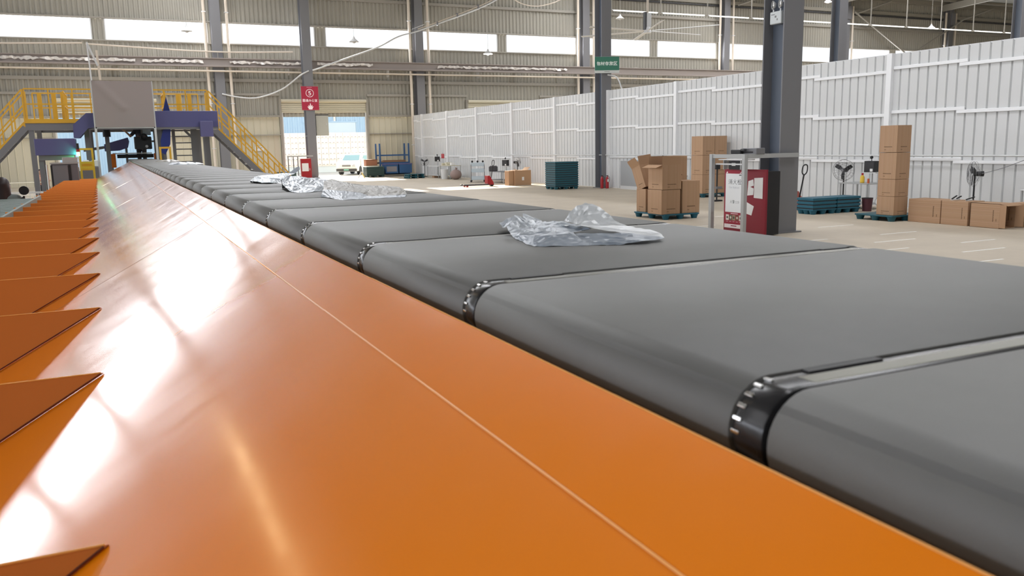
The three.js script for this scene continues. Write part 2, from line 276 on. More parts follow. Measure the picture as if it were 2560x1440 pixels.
// other walls and the roof, with thickness
{ const g = struct('wall_left', 'metal side wall with large daylight windows'); let z = -62.4; b().box(HALL.x0 - 0.3, HALL.x0, 0, 4.5, -62.4, HALL.z1).mesh('wall_sheet', M.sheet, g); b().box(HALL.x0 - 0.3, HALL.x0, 8.7, 17.9, -62.4, HALL.z1).mesh('wall_sheet', M.sheet, g);
  for (const [a, c] of [...SIDE_WIN, [HALL.z1, HALL.z1]]) { b().box(HALL.x0 - 0.3, HALL.x0, 4.5, 8.7, z, a).mesh('wall_sheet', M.sheet, g); if (c > a) b().box(HALL.x0 - 0.2, HALL.x0 - 0.19, 4.5, 8.7, a, c).mesh('window_pane', M.glass, g); z = c; } }
tag(b().box(HALL.x1, HALL.x1 + 0.3, 0, 17.9, -62.4, HALL.z1).mesh('wall_far_right', M.sheet), 'metal side wall far beyond the partition', null, null, 'structure');
tag(b().box(HALL.x0, HALL.x1, 0, 17.9, HALL.z1, HALL.z1 + 0.3).mesh('wall_front', M.sheet), 'metal wall behind the camera', null, null, 'structure');
{
  const g = struct('ceiling', 'pitched metal roof on dark purlins');
  const edges = [HALL.x0 - 0.3]; for (const x of SKYLIGHTS) edges.push(x - 0.75, x + 0.75); edges.push(HALL.x1 + 0.3);
  for (let i = 0; i + 1 < edges.length; i++) for (const [z0, z1] of [[-62.4, -16], [-16, HALL.z1 + 0.3]]) {
    const y0 = roofY(z0), y1 = roofY(z1 - 1e-6), p = [[edges[i], y0, z0], [edges[i + 1], y0, z0], [edges[i + 1], y1, z1], [edges[i], y1, z1]], q = p.map(([x, y, z]) => [x, y + 0.12, z]);
    const pos = [[p[0], p[1], p[2]], [p[0], p[2], p[3]], [q[0], q[2], q[1]], [q[0], q[3], q[2]]];
    b().tris(pos.flat()).mesh(i % 2 ? 'skylight_strip' : 'roof_sheet', i % 2 ? M.frost : M.roof, g);
  }
  for (let z = -60; z < 28; z += 4.4) b().box(HALL.x0, HALL.x1, roofY(z) - 0.26, roofY(z) - 0.02, z - 0.05, z + 0.05).mesh('purlin', M.sheetDark, g);
  for (const x of [-8.1, 6.2, 20.45, 34.75, 49.05, 63.3, 77.6]) for (const [z0, z1] of [[-61.5, -16], [-16, 29.5]]) b().bar([x, roofY(z0) - 0.55, z0], [x, roofY(z1 - 1e-6) - 0.55, z1], 0.3, 0.6).mesh('rafter', M.sheetDark, g);
}
// ---------- white partition wall ----------
const partition = struct('wall_right', 'white ribbed sheet-metal partition wall on galvanised rails');
const PX = 20.6, PH = 4.38, postZ = []; for (let k = -9; k < 8; k++) postZ.push(-33.3 - k * 5.15);
{
  const z0 = -61.0, z1 = 9;
  const P = [...postZ.filter((z) => z > z0 && z < z1), z0, z1].sort((a, c) => a - c);
  for (let i = 0; i + 1 < P.length; i++) {
    const g = ribbed(P[i], P[i + 1], 0.02, PH, 0, 0.3, 0.05, 0.07, 0.06); // built along x, turned to run along z
    g.rotateY(-Math.PI / 2); g.translate(PX, 0, 0);
    put(g, 'wall_sheet', M.white, partition);
    const a = P[i], c = P[i + 1], m = a + (c - a) * 0.45;
    for (const [y, dy] of [[1.4, -0.07], [2.74, -0.08], [3.98, -0.09]]) {
      for (const [p, q, yy] of [[a + 0.1, m + 0.12, y], [m - 0.12, c - 0.1, y + dy]]) b().box(PX - 0.09, PX - 0.035, yy - 0.045, yy + 0.045, p, q, 0.01).mesh('rail', M.rail, partition);
    }
  }
  for (const z of postZ) if (z > z0 && z < z1) { b().box(PX - 0.17, PX - 0.035, 0, PH + 0.02, z - 0.09, z + 0.09, 0.01).mesh('post', M.rail, partition); }
  b().box(PX - 0.03, PX + 0.05, PH - 0.02, PH + 0.01, z0, z1).mesh('top_trim', M.galv, partition);
}
// white conduit clipped along the partition
tag(b().rod([PX - 0.2, 1.5, -44], [PX - 0.2, 1.5, -2], 0.022, 8).mesh('conduit', M.white), 'thin white conduit running along the partition wall at hand height', 'pipe');

// ---------- the sorter: belt carriers ----------
const PITCH = 0.613, GAP0 = -0.525, CARRIERS = 56;
{
  const R = 0.045, X0 = 0.455, X1 = 1.297, YT = 1.8;
  const stadium = (r, x0, x1, yc, n = 10) => { const p = []; for (let i = 0; i <= n; i++) { const a = Math.PI / 2 + Math.PI * i / n; p.push([x0 + r + r * Math.cos(a), yc + r * Math.sin(a)]); } for (let i = 0; i <= n; i++) { const a = -Math.PI / 2 + Math.PI * i / n; p.push([x1 - r + r * Math.cos(a), yc + r * Math.sin(a)]); } return p; };
  const yc = YT - R, len = PITCH - 0.046;
  const root = thing('belt_carrier', 'grey belt carrier', 'conveyor belt', [0, 0, 0], 0, 'belt carriers of the sorter');
  const ex = new THREE.ExtrudeGeometry(new THREE.Shape(stadium(R - 0.003, X0 + 0.003, X1 - 0.003, yc, 18).map((p) => new THREE.Vector2(...p))), { depth: len - 0.006, bevelEnabled: true, bevelSize: 0.003, bevelThickness: 0.003, bevelSegments: 2 });
  ex.translate(0, 0, 0.003);
  const bm = new THREE.Mesh(metricUV(toCreasedNormals(clean(ex), 0.5)), M.belt); bm.name = 'belt'; bm.castShadow = bm.receiveShadow = true; root.add(bm);
  const cover = new THREE.ExtrudeGeometry(new THREE.Shape(stadium(R - 0.005, X0 + 0.005, X1 - 0.005, yc, 16).map((p) => new THREE.Vector2(...p))), { depth: 0.028, bevelEnabled: true, bevelSize: 0.003, bevelThickness: 0.004, bevelSegments: 3 });
  cover.translate(0, 0, len + 0.006);
  b().add(toCreasedNormals(clean(cover), 0.5)).mesh('end_cap', M.blackGloss, root); b().box(0.515, 1.24, YT - 0.02, YT - 0.0015, len + 0.011, len + 0.037, 0.004).mesh('gap_cover', M.gap, root);
  b().box(0.535, 0.625, YT - 0.012, YT - 0.0005, len + 0.001, len + 0.010).mesh('slot', M.black, root); b().box(1.17, 1.235, YT - 0.012, YT - 0.0005, len + 0.001, len + 0.010).mesh('slot', M.black, root);
  const tb = b(); for (let k = 0; k < 6; k++) { const a = Math.PI * (0.56 + 0.085 * k), c = Math.cos(a), s = Math.sin(a); const g = new RoundedBoxGeometry(0.003, 0.004, 0.010, 1, 0.001); g.rotateZ(a); g.translate(X0 + R + (R - 0.002) * c, yc + (R - 0.002) * s, len + 0.007); tb.add(g); }
  tb.mesh('roller_teeth', M.chrome, root).userData.kind = 'stuff';
  b().box(0.48, 1.27, 1.60, 1.705, 0.02, len - 0.02).mesh('frame', M.black, root);
  b().box(0.60, 1.15, 1.47, 1.60, 0.15, len - 0.15).mesh('chassis', M.darkGrey, root);
  const near = ['grey belt carrier nearest the camera, running out of the frame at the bottom', 'large grey belt carrier just beyond the nearest shiny gap', 'grey belt carrier under the crumpled mailer with the raised flap'];
  for (let n = 0; n < CARRIERS; n++) {
    const z = GAP0 + 0.006 + 0.0 - n * PITCH; // far-side edge of the nth gap is the near edge of carrier n+1
    const c = n ? copy(root) : root; c.position.z = z + 0.02; // carrier n spans z .. z + len
    c.userData.label = n < 3 ? near[n] : `grey belt carrier, ${ord(n + 1)} counted away from the camera`;
  }
  // the steel track under the carriers
  const t = thing('conveyor_track', 'dark steel track and legs carrying the row of belt carriers', 'conveyor');
  b().box(0.55, 0.63, 1.3, 1.46, -34.4, 0.9).box(1.12, 1.2, 1.3, 1.46, -34.4, 0.9).mesh('rail', M.greySteel, t);
  b().box(0.452, 0.47, 1.45, 1.70, -34.4, 0.9).mesh('gap_shade', M.black, t);  // black sheet standing in for the shade between belt and chute
  for (let z = -0.6; z > -34; z -= 3) { b().box(0.56, 0.64, 0, 1.3, z - 0.05, z + 0.05).mesh('leg', M.greySteel, t); b().box(1.11, 1.19, 0, 1.3, z - 0.05, z + 0.05).mesh('leg', M.greySteel, t); }
}
// ---------- orange chutes ----------
const slideY = (x) => 1.6985 - 0.5 * (0.335 - x);
{
  M.orange.clearcoatRoughnessMap = rep(T.smear, 0.8, 0.8); M.orange.clearcoatRoughness = 0.21;
  M.orange.bumpMap = rep(T.cloud, 0.9, 0.9); M.orange.bumpScale = 0.0009;
  const SK = 0.41, L = 2.35, XB = -0.92, ZS = -1.57;
  const build = (len) => {
    const root = thing('slide_sheet', 'glossy orange slide sheet', 'chute', [0, 0, 0], 0, 'orange slide sheets along the sorter');
    const nx = 26, nz = Math.round(len / 0.1), pos = [], uv = [], idx = [];
    for (let i = 0; i <= nx; i++) for (let j = 0; j <= nz; j++) { const x = 0.335 + (XB - 0.335) * i / nx, z = -0.002 + (len + 0.004) * j / nz + SK * (0.335 - x); const w = 0.0006 * Math.sin(z * 7 + x * 5) * Math.sin(x * 9 + 1) * Math.sin(Math.PI * j / nz); pos.push(x, slideY(x) + w, z); uv.push(z - SK * (0.335 - x), (0.335 - x) * 1.118); }
    for (let i = 0; i < nx; i++) for (let j = 0; j < nz; j++) { const a = i * (nz + 1) + j, c = a + nz + 1; idx.push(a, c, a + 1, a + 1, c, c + 1); }
    const g = new THREE.BufferGeometry(); g.setAttribute('position', new THREE.Float32BufferAttribute(pos, 3)); g.setAttribute('uv', new THREE.Float32BufferAttribute(uv, 2)); g.setIndex(idx); g.computeVertexNormals();
    put(g, 'slide_plate', M.orange, root);
    // folded strip between the crease and the belt, with its turned-down lip
    const strip = new THREE.BufferGeometry(); const e = 0.0005;
    const sp = [[0.43, 1.753, e], [0.336, 1.6993, e], [0.336, 1.6993, len - e], [0.43, 1.753, len - e]];
    strip.setAttribute('position', new THREE.Float32BufferAttribute([sp[0], sp[1], sp[2], sp[0], sp[2], sp[3]].flat(), 3));
    strip.setAttribute('uv', new THREE.Float32BufferAttribute([e, 0, e, 0.11, len - e, 0.11, e, 0, len - e, 0.11, len - e, 0], 2)); strip.computeVertexNormals();
    put(strip, 'upper_strip', M.orange, root);
    b().box(0.429, 0.4315, 1.69, 1.7532, e, len - e).mesh('lip', M.orangeEdgeLit, root);
    b().rod([0.3355, 1.6992, e], [0.3355, 1.6992, len - e], 0.0013, 6).mesh('fold_highlight', M.orangeEdgeLit, root);  // thin rod whose bright colour paints the crease highlight
    return root;
  };
  const first = build(3.2); first.position.set(0, 0, ZS); first.userData.label = 'glossy orange slide sheet nearest the camera, filling the foreground';
  const root = build(L);
  for (let n = 0; n < 12; n++) { const c = n ? copy(root) : root; c.position.set(0, -0.0007 * (n % 2 ? 0 : 1), ZS - L * (n + 1)); c.userData.label = n ? `glossy orange slide sheet, ${ord(n + 2)} counted away from the camera` : 'glossy orange slide sheet with the bright window reflections, second from the camera'; }
  // divider fins: tip on the slide, level top edge, foot following the slide
  const LF = 0.86, fin = thing('chute_divider', 'orange chute divider', 'divider', [0, 0, 0], 0, 'orange chute dividers');
  const F = (len, t) => { const A = [0, 0, 0], T1 = [-len, 0, 0], D = [-len, -0.5 * len, SK * len]; const n = V(0, 0.63, 0.77).multiplyScalar(t), up = (p, k) => [p[0], p[1] + n.y * k, p[2] + n.z * k]; const f = [A, T1, D].map((p) => up(p, 1)), k = [A, T1, D].map((p) => up(p, -1)); return [[f[0], f[1], f[2]], [k[0], k[2], k[1]], [f[0], k[0], k[1]], [f[0], k[1], f[1]], [f[0], f[2], k[2]], [f[0], k[2], k[0]], [f[1], k[1], k[2]], [f[1], k[2], f[2]]].flat(); };
  b().tris(F(LF, 0.0015)).mesh('fin_plate', M.fin, fin);
  b().rod([-0.005, 0.001, 0.0], [-LF, 0.001, 0.0], 0.0022, 6).mesh('top_edge', M.orangeEdgeLit, fin);
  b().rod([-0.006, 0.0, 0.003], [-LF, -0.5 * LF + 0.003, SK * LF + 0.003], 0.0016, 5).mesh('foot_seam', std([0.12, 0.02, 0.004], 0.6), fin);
  for (let k = -1; k < 29; k++) {
    const z = -1.13 - 0.985 * k, x = -0.031 - 0.0172 * Math.abs(z);
    const c = k > -1 ? copy(fin) : fin; c.position.set(x, slideY(x) + 0.001, z);
    c.userData.label = k === -1 ? 'orange chute divider nearest the camera, its tip just outside the lower-left corner' : k === 0 ? 'orange chute divider with its tip at the bottom edge of the photo' : `orange chute divider, ${ord(k + 1)} tip counted away from the bottom edge`;
  }
  const f = thing('chute_stand', 'grey steel stand standing under the orange slides', 'stand');
  for (let z = 0.5; z > -29.5; z -= 3) b().box(-0.9, -0.84, 0, 0.95, z - 0.03, z + 0.03).mesh('leg', M.greySteel, f);
  b().box(-0.94, -0.9, 0.86, 1.04, -29.4, 1.5).mesh('bottom_beam', M.fin, f);
}
// ---------- mailers on the belt ----------
function polySheet(P, faces, sub = 2, jit = 0.0015) {
  let tri = faces.map((f) => f.map((k) => P[k].slice()));
  const mids = new Map();
  const key = (a, c) => { const q = [a, c].map((p) => p.map((v) => v.toFixed(5)).join()).sort(); return q.join('|'); };
  for (let s = 0; s < sub; s++) { const mid = (a, c) => { const k = key(a, c); if (!mids.has(k)) { const d = Math.hypot(a[0] - c[0], a[1] - c[1], a[2] - c[2]); const j = jit * Math.min(1, d / 0.06); mids.set(k, [(a[0] + c[0]) / 2 + rr(-j, j), Math.max(1.8006, (a[1] + c[1]) / 2 + rr(-j, j)), (a[2] + c[2]) / 2 + rr(-j, j)]); } return mids.get(k); }; tri = tri.flatMap(([a, c, d]) => { const p = mid(a, c), q = mid(c, d), r = mid(d, a); return [[a, p, r], [p, c, q], [r, q, d], [p, q, r]]; }); }
  return b().tris(tri.flat()).geo();
}
{
  const P = { P1: [0.808, 1.822, -1.8], P2: [0.798, 1.814, -1.76], P3: [0.79, 1.821, -1.72], P4: [0.878, 1.832, -1.86], P5: [0.919, 1.832, -1.9], P6: [0.897, 1.826, -1.85], P7: [0.961, 1.813, -1.88], P8: [0.935, 1.817, -1.8], P9: [0.948, 1.822, -1.74], P10: [1.006, 1.853, -1.78], P11: [1.041, 1.858, -1.8], P12: [1.059, 1.849, -1.76], P13: [1.065, 1.82, -1.7], P14: [1.057, 1.813, -1.62], P15: [1.034, 1.811, -1.47], P16: [1.009, 1.808, -1.42], P17: [0.899, 1.8008, -1.413], P18: [0.849, 1.8008, -1.441], P19: [0.761, 1.8008, -1.475], P20: [0.744, 1.8008, -1.491], P21: [0.748, 1.8008, -1.528], P22: [0.781, 1.8008, -1.666], W: [0.943, 1.807, -1.4], Q1: [0.862, 1.811, -1.74], Q2: [0.773, 1.81, -1.62], Q3: [0.772, 1.817, -1.54], Q3b: [0.758, 1.812, -1.52], Q4: [0.857, 1.814, -1.6], Q5: [0.873, 1.816, -1.56], Q6: [0.891, 1.828, -1.56], Q7: [0.86, 1.815, -1.53], Q8: [0.935, 1.818, -1.47], Q9: [0.907, 1.822, -1.54], Q10: [0.834, 1.82, -1.51], Q11: [0.848, 1.805, -1.46], Q12: [0.915, 1.81, -1.42], R1: [0.853, 1.809, -1.66], R2: [0.909, 1.816, -1.72], U1: [0.97, 1.814, -1.7] };
  const g = thing('mailer_bag', 'crumpled pale grey-blue plastic mailer with a raised peaked flap, nearest on the belt', 'mailer bag');
  const f = (s) => s.trim().split(/\s+/).map((t) => t.split(','));
  put(polySheet(P, f('P21,P20,Q3b P20,P19,Q3b Q3b,P19,Q10 P19,P18,Q11 P19,Q11,Q10 Q11,P18,P17 Q11,P17,Q12 Q10,Q11,Q7 Q7,Q11,Q12 Q7,Q12,Q8 P17,W,Q12 Q12,W,P16 Q12,P16,Q8 Q3,Q3b,Q10 P21,Q3b,Q3 P21,Q3,Q2 P22,P21,Q2 Q3,Q10,Q4 Q10,Q7,Q5 Q10,Q5,Q4 Q2,Q3,Q4 Q2,Q4,R1'), 3, 0.0026), 'body', M.filmShaded, g);
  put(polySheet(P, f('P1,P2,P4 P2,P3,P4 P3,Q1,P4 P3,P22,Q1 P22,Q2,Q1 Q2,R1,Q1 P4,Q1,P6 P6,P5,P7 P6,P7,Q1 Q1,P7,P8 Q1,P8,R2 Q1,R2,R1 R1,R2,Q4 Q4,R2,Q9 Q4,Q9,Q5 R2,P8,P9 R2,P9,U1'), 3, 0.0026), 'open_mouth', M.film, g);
  put(polySheet(P, f('P9,P10,U1 P10,P11,P12 P10,P12,U1 U1,P12,P13 U1,P13,P14 Q6,U1,P14 R2,U1,Q6 Q9,R2,Q6 Q6,P14,P15 Q6,P15,Q8 Q8,P15,P16'), 3, 0.0026), 'top_flap', M.filmLit, g);
}
function pillowBag(name, label, cx, cz, L, W, H, turn, mat, opt = {}) {
  const nu = 30, nv = 18, top = [], bot = [], sd = rr(0, 50);
  for (let i = 0; i <= nu; i++) for (let j = 0; j <= nv; j++) {
    const u = i / nu * 2 - 1, v = j / nv * 2 - 1, e = Math.pow(Math.max(0, 1 - Math.pow(Math.abs(u), opt.pu ?? 3)), 0.6) * Math.pow(Math.max(0, 1 - Math.pow(Math.abs(v), 3)), 0.6);
    const nz = noise.noise(u * 2.2 + sd, v * 2.4, sd), r = Math.abs(noise.noise(u * 3.5, v * 3.1 + sd, 4)) , r2 = Math.abs(noise.noise(u * 7 + sd, v * 6, 9));
    let h = H * e * (0.62 + 0.5 * nz + (opt.crease ?? 0.5) * (0.3 - r) + 0.25 * (0.2 - r2)) + (opt.lift ? opt.lift(u, v) : 0);
    h = Math.max(0.004 * e + 0.0012, h);
    const ox = 0.06 * noise.noise(u * 2, v * 2, sd + 7), ov = 0.08 * noise.noise(v * 2, u * 2, sd + 9);
    top.push([(u + ox) * L / 2, h, (v + ov) * W / 2]); bot.push([(u + ox) * L / 2 * 0.985, Math.max(0.0006, (opt.lift ? Math.max(0, opt.lift(u, v)) * 0.96 : 0)), (v + ov) * W / 2 * 0.985]);
  }
  const pos = []; const q = (A, i, j) => A[i * (nv + 1) + j];
  for (let i = 0; i < nu; i++) for (let j = 0; j < nv; j++) { const a = [i, j], s = hash(i, j) > 0.5; const qd = (A, fl) => { const p = [q(A, i, j), q(A, i, j + 1), q(A, i + 1, j + 1), q(A, i + 1, j)]; const t = s ? [[p[0], p[1], p[2]], [p[0], p[2], p[3]]] : [[p[0], p[1], p[3]], [p[1], p[2], p[3]]]; for (const r of t) pos.push(...(fl ? [r[0], r[2], r[1]] : r)); }; qd(top, false); qd(bot, true); }
  const side = (i0, j0, i1, j1) => pos.push(q(top, i0, j0), q(bot, i0, j0), q(bot, i1, j1), q(top, i0, j0), q(bot, i1, j1), q(top, i1, j1));
  for (let i = 0; i < nu; i++) { side(i, 0, i + 1, 0); side(i, nv, i + 1, nv); } for (let j = 0; j < nv; j++) { side(0, j, 0, j + 1); side(nu, j, nu, j + 1); }
  const g = b().tris(pos).geo(); g.deleteAttribute('uv'); const mv = mergeVertices(g.deleteAttribute('normal') && g, 1e-5);
  const m = new THREE.Mesh(opt.flat ? b().tris(pos).geo() : (mv.computeVertexNormals(), mv), mat); m.name = numbered(name); m.castShadow = m.receiveShadow = true; m.position.set(cx, 1.8004, cz); m.rotation.y = turn; scene.add(m);
  return tag(m, label, 'mailer bag');
}
{
  const B2 = { A: [0.784, 1.802, -3.6], B: [0.797, 1.801, -3.415], C: [0.81, 1.801, -3.312], D: [0.88, 1.801, -3.319], E: [0.95, 1.801, -3.327], F: [1.016, 1.801, -3.331], G: [1.067, 1.801, -3.312], H: [0.823, 1.827, -3.72], I: [0.856, 1.825, -3.62], J: [0.903, 1.821, -3.58], K: [0.943, 1.815, -3.55], L: [0.962, 1.803, -3.5], M: [1.016, 1.802, -3.47], N: [1.068, 1.804, -3.45], O: [1.116, 1.806, -3.45], P: [0.901, 1.85, -4.05], Q: [0.956, 1.858, -4.12], R: [0.991, 1.846, -4.0], S_: [1.03, 1.833, -3.95], T: [1.091, 1.829, -3.9], U: [1.14, 1.828, -3.85], W: [1.173, 1.825, -3.75], X: [1.165, 1.816, -3.62], Y: [0.922, 1.839, -3.85], Z: [0.957, 1.829, -3.75], Z2: [1.018, 1.819, -3.68], Z3: [1.081, 1.817, -3.62] },
    B3 = { A: [0.784, 1.849, -4.55], B: [0.771, 1.825, -4.42], C: [0.755, 1.806, -4.16], D: [0.762, 1.801, -4.065], E: [0.815, 1.801, -4.023], F: [0.91, 1.801, -4.108], G: [0.874, 1.862, -4.75], H: [0.916, 1.86, -4.7], I: [0.953, 1.851, -4.62], J: [1.003, 1.849, -4.55], K: [1.026, 1.84, -4.5], L: [0.927, 1.815, -4.1], M: [0.798, 1.83, -4.45], N: [0.843, 1.835, -4.42], O: [0.82, 1.808, -4.2], P: [0.917, 1.823, -4.35], Q: [0.962, 1.839, -4.5], R: [0.932, 1.818, -4.25], S_: [0.873, 1.825, -4.35], T: [0.809, 1.814, -4.25] },
    B4 = { A: [0.773, 1.814, -5.6], B: [0.854, 1.827, -5.95], C: [0.884, 1.833, -6.0], D: [0.968, 1.838, -6.0], E: [1.028, 1.844, -6.0], F: [1.059, 1.849, -5.9], G: [0.808, 1.807, -5.35], H: [0.852, 1.808, -5.3], I: [0.902, 1.801, -5.346], J: [0.92, 1.801, -5.24], K: [0.849, 1.819, -5.75], L: [0.903, 1.824, -5.65], M: [0.928, 1.818, -5.55], N: [0.961, 1.826, -5.5], O: [0.812, 1.813, -5.6], P: [1.016, 1.855, -5.6], Q: [1.068, 1.899, -5.5], R: [1.064, 1.879, -5.45], S_: [1.026, 1.852, -5.45], T: [0.98, 1.837, -5.45] };
  const f = (t) => t.trim().split(/\s+/).map((q) => q.split(','));
  const back = (P, chain) => { const q = []; chain.forEach((k) => { P[k + '0'] = [P[k][0] + 0.01, 1.8008, P[k][2] - 0.03]; }); for (let i = 0; i + 1 < chain.length; i++) q.push([chain[i], chain[i + 1], chain[i + 1] + '0'], [chain[i], chain[i + 1] + '0', chain[i] + '0']); return q; };
  let g = thing('mailer_bag', 'puffy beige-grey mailer lying across the belt, middle of the cluster', 'mailer bag');
  put(polySheet(B2, f('A,B,H B,I,H B,C,I C,J,I C,D,J D,K,J D,L,K D,E,L E,M,L E,F,M F,N,M F,G,N G,O,N'), 3, 0.0014), 'folded_front', M.filmShaded, g);  // front painted in the shaded film tone
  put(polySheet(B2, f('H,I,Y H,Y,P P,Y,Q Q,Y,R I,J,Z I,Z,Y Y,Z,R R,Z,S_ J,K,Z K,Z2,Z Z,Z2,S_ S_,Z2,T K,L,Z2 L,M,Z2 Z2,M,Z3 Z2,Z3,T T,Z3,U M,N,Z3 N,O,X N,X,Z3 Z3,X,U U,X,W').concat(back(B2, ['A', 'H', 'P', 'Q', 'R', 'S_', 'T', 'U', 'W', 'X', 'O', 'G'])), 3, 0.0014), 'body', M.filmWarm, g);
  g = thing('mailer_bag', 'crumpled blue-grey mailer tucked behind the puffy beige-grey one', 'mailer bag');
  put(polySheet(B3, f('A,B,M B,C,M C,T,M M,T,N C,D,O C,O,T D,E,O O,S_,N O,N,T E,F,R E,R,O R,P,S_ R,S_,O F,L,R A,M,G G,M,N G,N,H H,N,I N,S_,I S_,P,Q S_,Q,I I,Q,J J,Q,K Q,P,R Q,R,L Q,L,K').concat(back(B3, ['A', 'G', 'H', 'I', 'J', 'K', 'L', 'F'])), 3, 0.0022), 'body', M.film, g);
  g = thing('mailer_bag', 'flattened blue-grey mailer with an upturned end, behind the crumpled one', 'mailer bag');
  put(polySheet(B4, f('A,G,O O,G,K O,K,B A,O,B B,K,C C,K,L C,L,D K,G,H K,H,L L,H,M H,I,M D,L,E L,M,N L,N,E E,N,F I,J,M M,J,T M,T,N N,T,P N,P,F').concat(back(B4, ['A', 'B', 'C', 'D', 'E', 'F', 'P', 'T', 'J'])), 3, 0.0022), 'body', M.film, g);
  put(polySheet(B4, f('P,T,S_ P,S_,R P,R,Q'), 3, 0.002), 'upturned_end', M.film, g);
}
pillowBag('mailer_bag', 'flat silvery mailer far down the belt, the farther of two near the portal', 1.10, -21.0, 0.5, 0.8, 0.055, 0, M.filmWarm, { crease: 0.4 });
pillowBag('mailer_bag', 'flat silvery mailer far down the belt, the nearer of two near the portal', 1.10, -15.5, 0.5, 0.6, 0.05, 0.1, M.film, { crease: 0.4 });

// ---------- things on the hall floor, conveyor to partition ----------
function palletGroup(w, d, mat, nested) { // w along x, d along z, corner at the origin, going +x and -z
  const o = new THREE.Group(), h = 0.14;
  if (nested) { b().box(0.004, w - 0.004, 0.068, h, -d + 0.004, -0.004, 0.012).mesh('deck', mat, o); b().box(0.03, w - 0.03, 0.0405, 0.069, -d + 0.03, -0.03).mesh('skirt', M.darkGrey, o); return o; }
  b().box(0, w, 0.105, h, -d, 0, 0.012).mesh('deck', mat, o);
  for (let i = 0; i < 3; i++) for (let j = 0; j < 3; j++) { const x = 0.1 + (w - 0.2) * i / 2, z = -0.1 - (d - 0.2) * j / 2; const g = new THREE.CylinderGeometry(0.11, 0.075, 0.108, 10); g.translate(x, 0.054, z); b().add(g).mesh('foot', mat, o); }
  return o;
}
function pallet(label, pos, w, d, mat, group, nested) { const name = 'pallet', o = palletGroup(w, d, mat, nested); o.name = numbered(name); o.position.set(...pos); scene.add(o); return tag(o, label, 'pallet', group); }
const cardTex = canvasTex(256, 256, (x, w, h) => {
  x.fillStyle = '#b08d6a'; x.fillRect(0, 0, w, h);
  for (let i = 0; i < 900; i++) { x.fillStyle = `rgba(${hash(i, 1) > 0.5 ? '255,235,210' : '90,60,35'},0.035)`; x.fillRect(hash(i, 2) * w, 0, 1 + hash(i, 3) * 2, h); }
  x.fillStyle = 'rgba(75,52,36,0.75)'; for (let i = 0; i < 15; i++) x.fillRect(70 + i * 8, 198, 6, 7 + (i % 3)); for (let i = 0; i < 4; i++) x.fillRect(74 + i * 7, 226, 5, 6);
});
M.cardPrint = std(0xffffff, 0.8, 0, { map: cardTex });
const cardTexV = cardTex.clone(); cardTexV.rotation = Math.PI / 2; cardTexV.center.set(0.5, 0.5); cardTexV.needsUpdate = true;
M.cardPrintV = std(0xffffff, 0.8, 0, { map: cardTexV });
function carton(label, x0, x1, y0, y1, z0, z1, group, mat = M.cardPrint, extra) {
  const o = new THREE.Group(); o.name = numbered('carton'); o.position.set((x0 + x1) / 2, y0, (z0 + z1) / 2); scene.add(o);
  const w = (x1 - x0) / 2 - 0.002, d = Math.abs(z1 - z0) / 2 - 0.002, h = y1 - y0;
  b().box(-w, w, 0.001, h - 0.001, -d, d, 0.008).mesh('body', mat, o);
  if (extra !== false) { b().box(-w + 0.01, w - 0.01, h - 0.001, h + 0.0012, -0.03, 0.03).mesh('tape', M.cardIn, o); b().box(-w + 0.005, w - 0.005, h - 0.0012, h + 0.0006, -0.002, 0.002).mesh('flap_seam', M.cardIn, o); }
  return tag(o, label, 'cardboard box', group);
}
function openCarton(label, x0, x1, y0, y1, z0, z1, o2 = {}) { // thin walls, open top; flaps as parts
  const o = new THREE.Group(); o.name = numbered('carton'); o.position.set((x0 + x1) / 2, y0, (z0 + z1) / 2); scene.add(o);
  const w = (x1 - x0) / 2, d = Math.abs(z1 - z0) / 2, h = y1 - y0, t = 0.006;
  b().box(-w, w, 0.001, t, -d, d).box(-w, -w + t, 0, h, -d, d).box(w - t, w, 0, h, -d, d).box(-w + t, w - t, 0, h, d - t, d).box(-w + t, w - t, 0, h, -d, -d + t).mesh('body', o2.mat ?? M.cardPrint, o);
  const fl = (nm, g, rx, rz, px, py, pz) => { g.rotateX(rx); g.rotateZ(rz); g.translate(px, py, pz); b().add(g).mesh('flap', M.card, o); };
  const fh = o2.flap ?? 0.22;
  if (o2.front !== undefined) { const g = new THREE.BoxGeometry(2 * w - 0.01, fh, t); g.translate(0, fh / 2, 0); fl('flap', g, o2.front, 0, 0, h, d - t / 2); }
  if (o2.back !== undefined) { const g = new THREE.BoxGeometry(2 * w - 0.01, fh, t); g.translate(0, fh / 2, 0); fl('flap', g, o2.back, 0, 0, h, -d + t / 2); }
  if (o2.side !== undefined) { const g = new THREE.BoxGeometry(t, fh, 2 * d - 0.01); g.translate(0, fh / 2, 0); fl('flap', g, 0, o2.side, -w + t / 2, h, 0); }
  if (o2.far !== undefined) { const g = new THREE.BoxGeometry(t, fh, 2 * d - 0.01); g.translate(0, fh / 2, 0); fl('flap', g, 0, o2.far, w - t / 2, h, 0); }
  return tag(o, label, 'cardboard box');
}
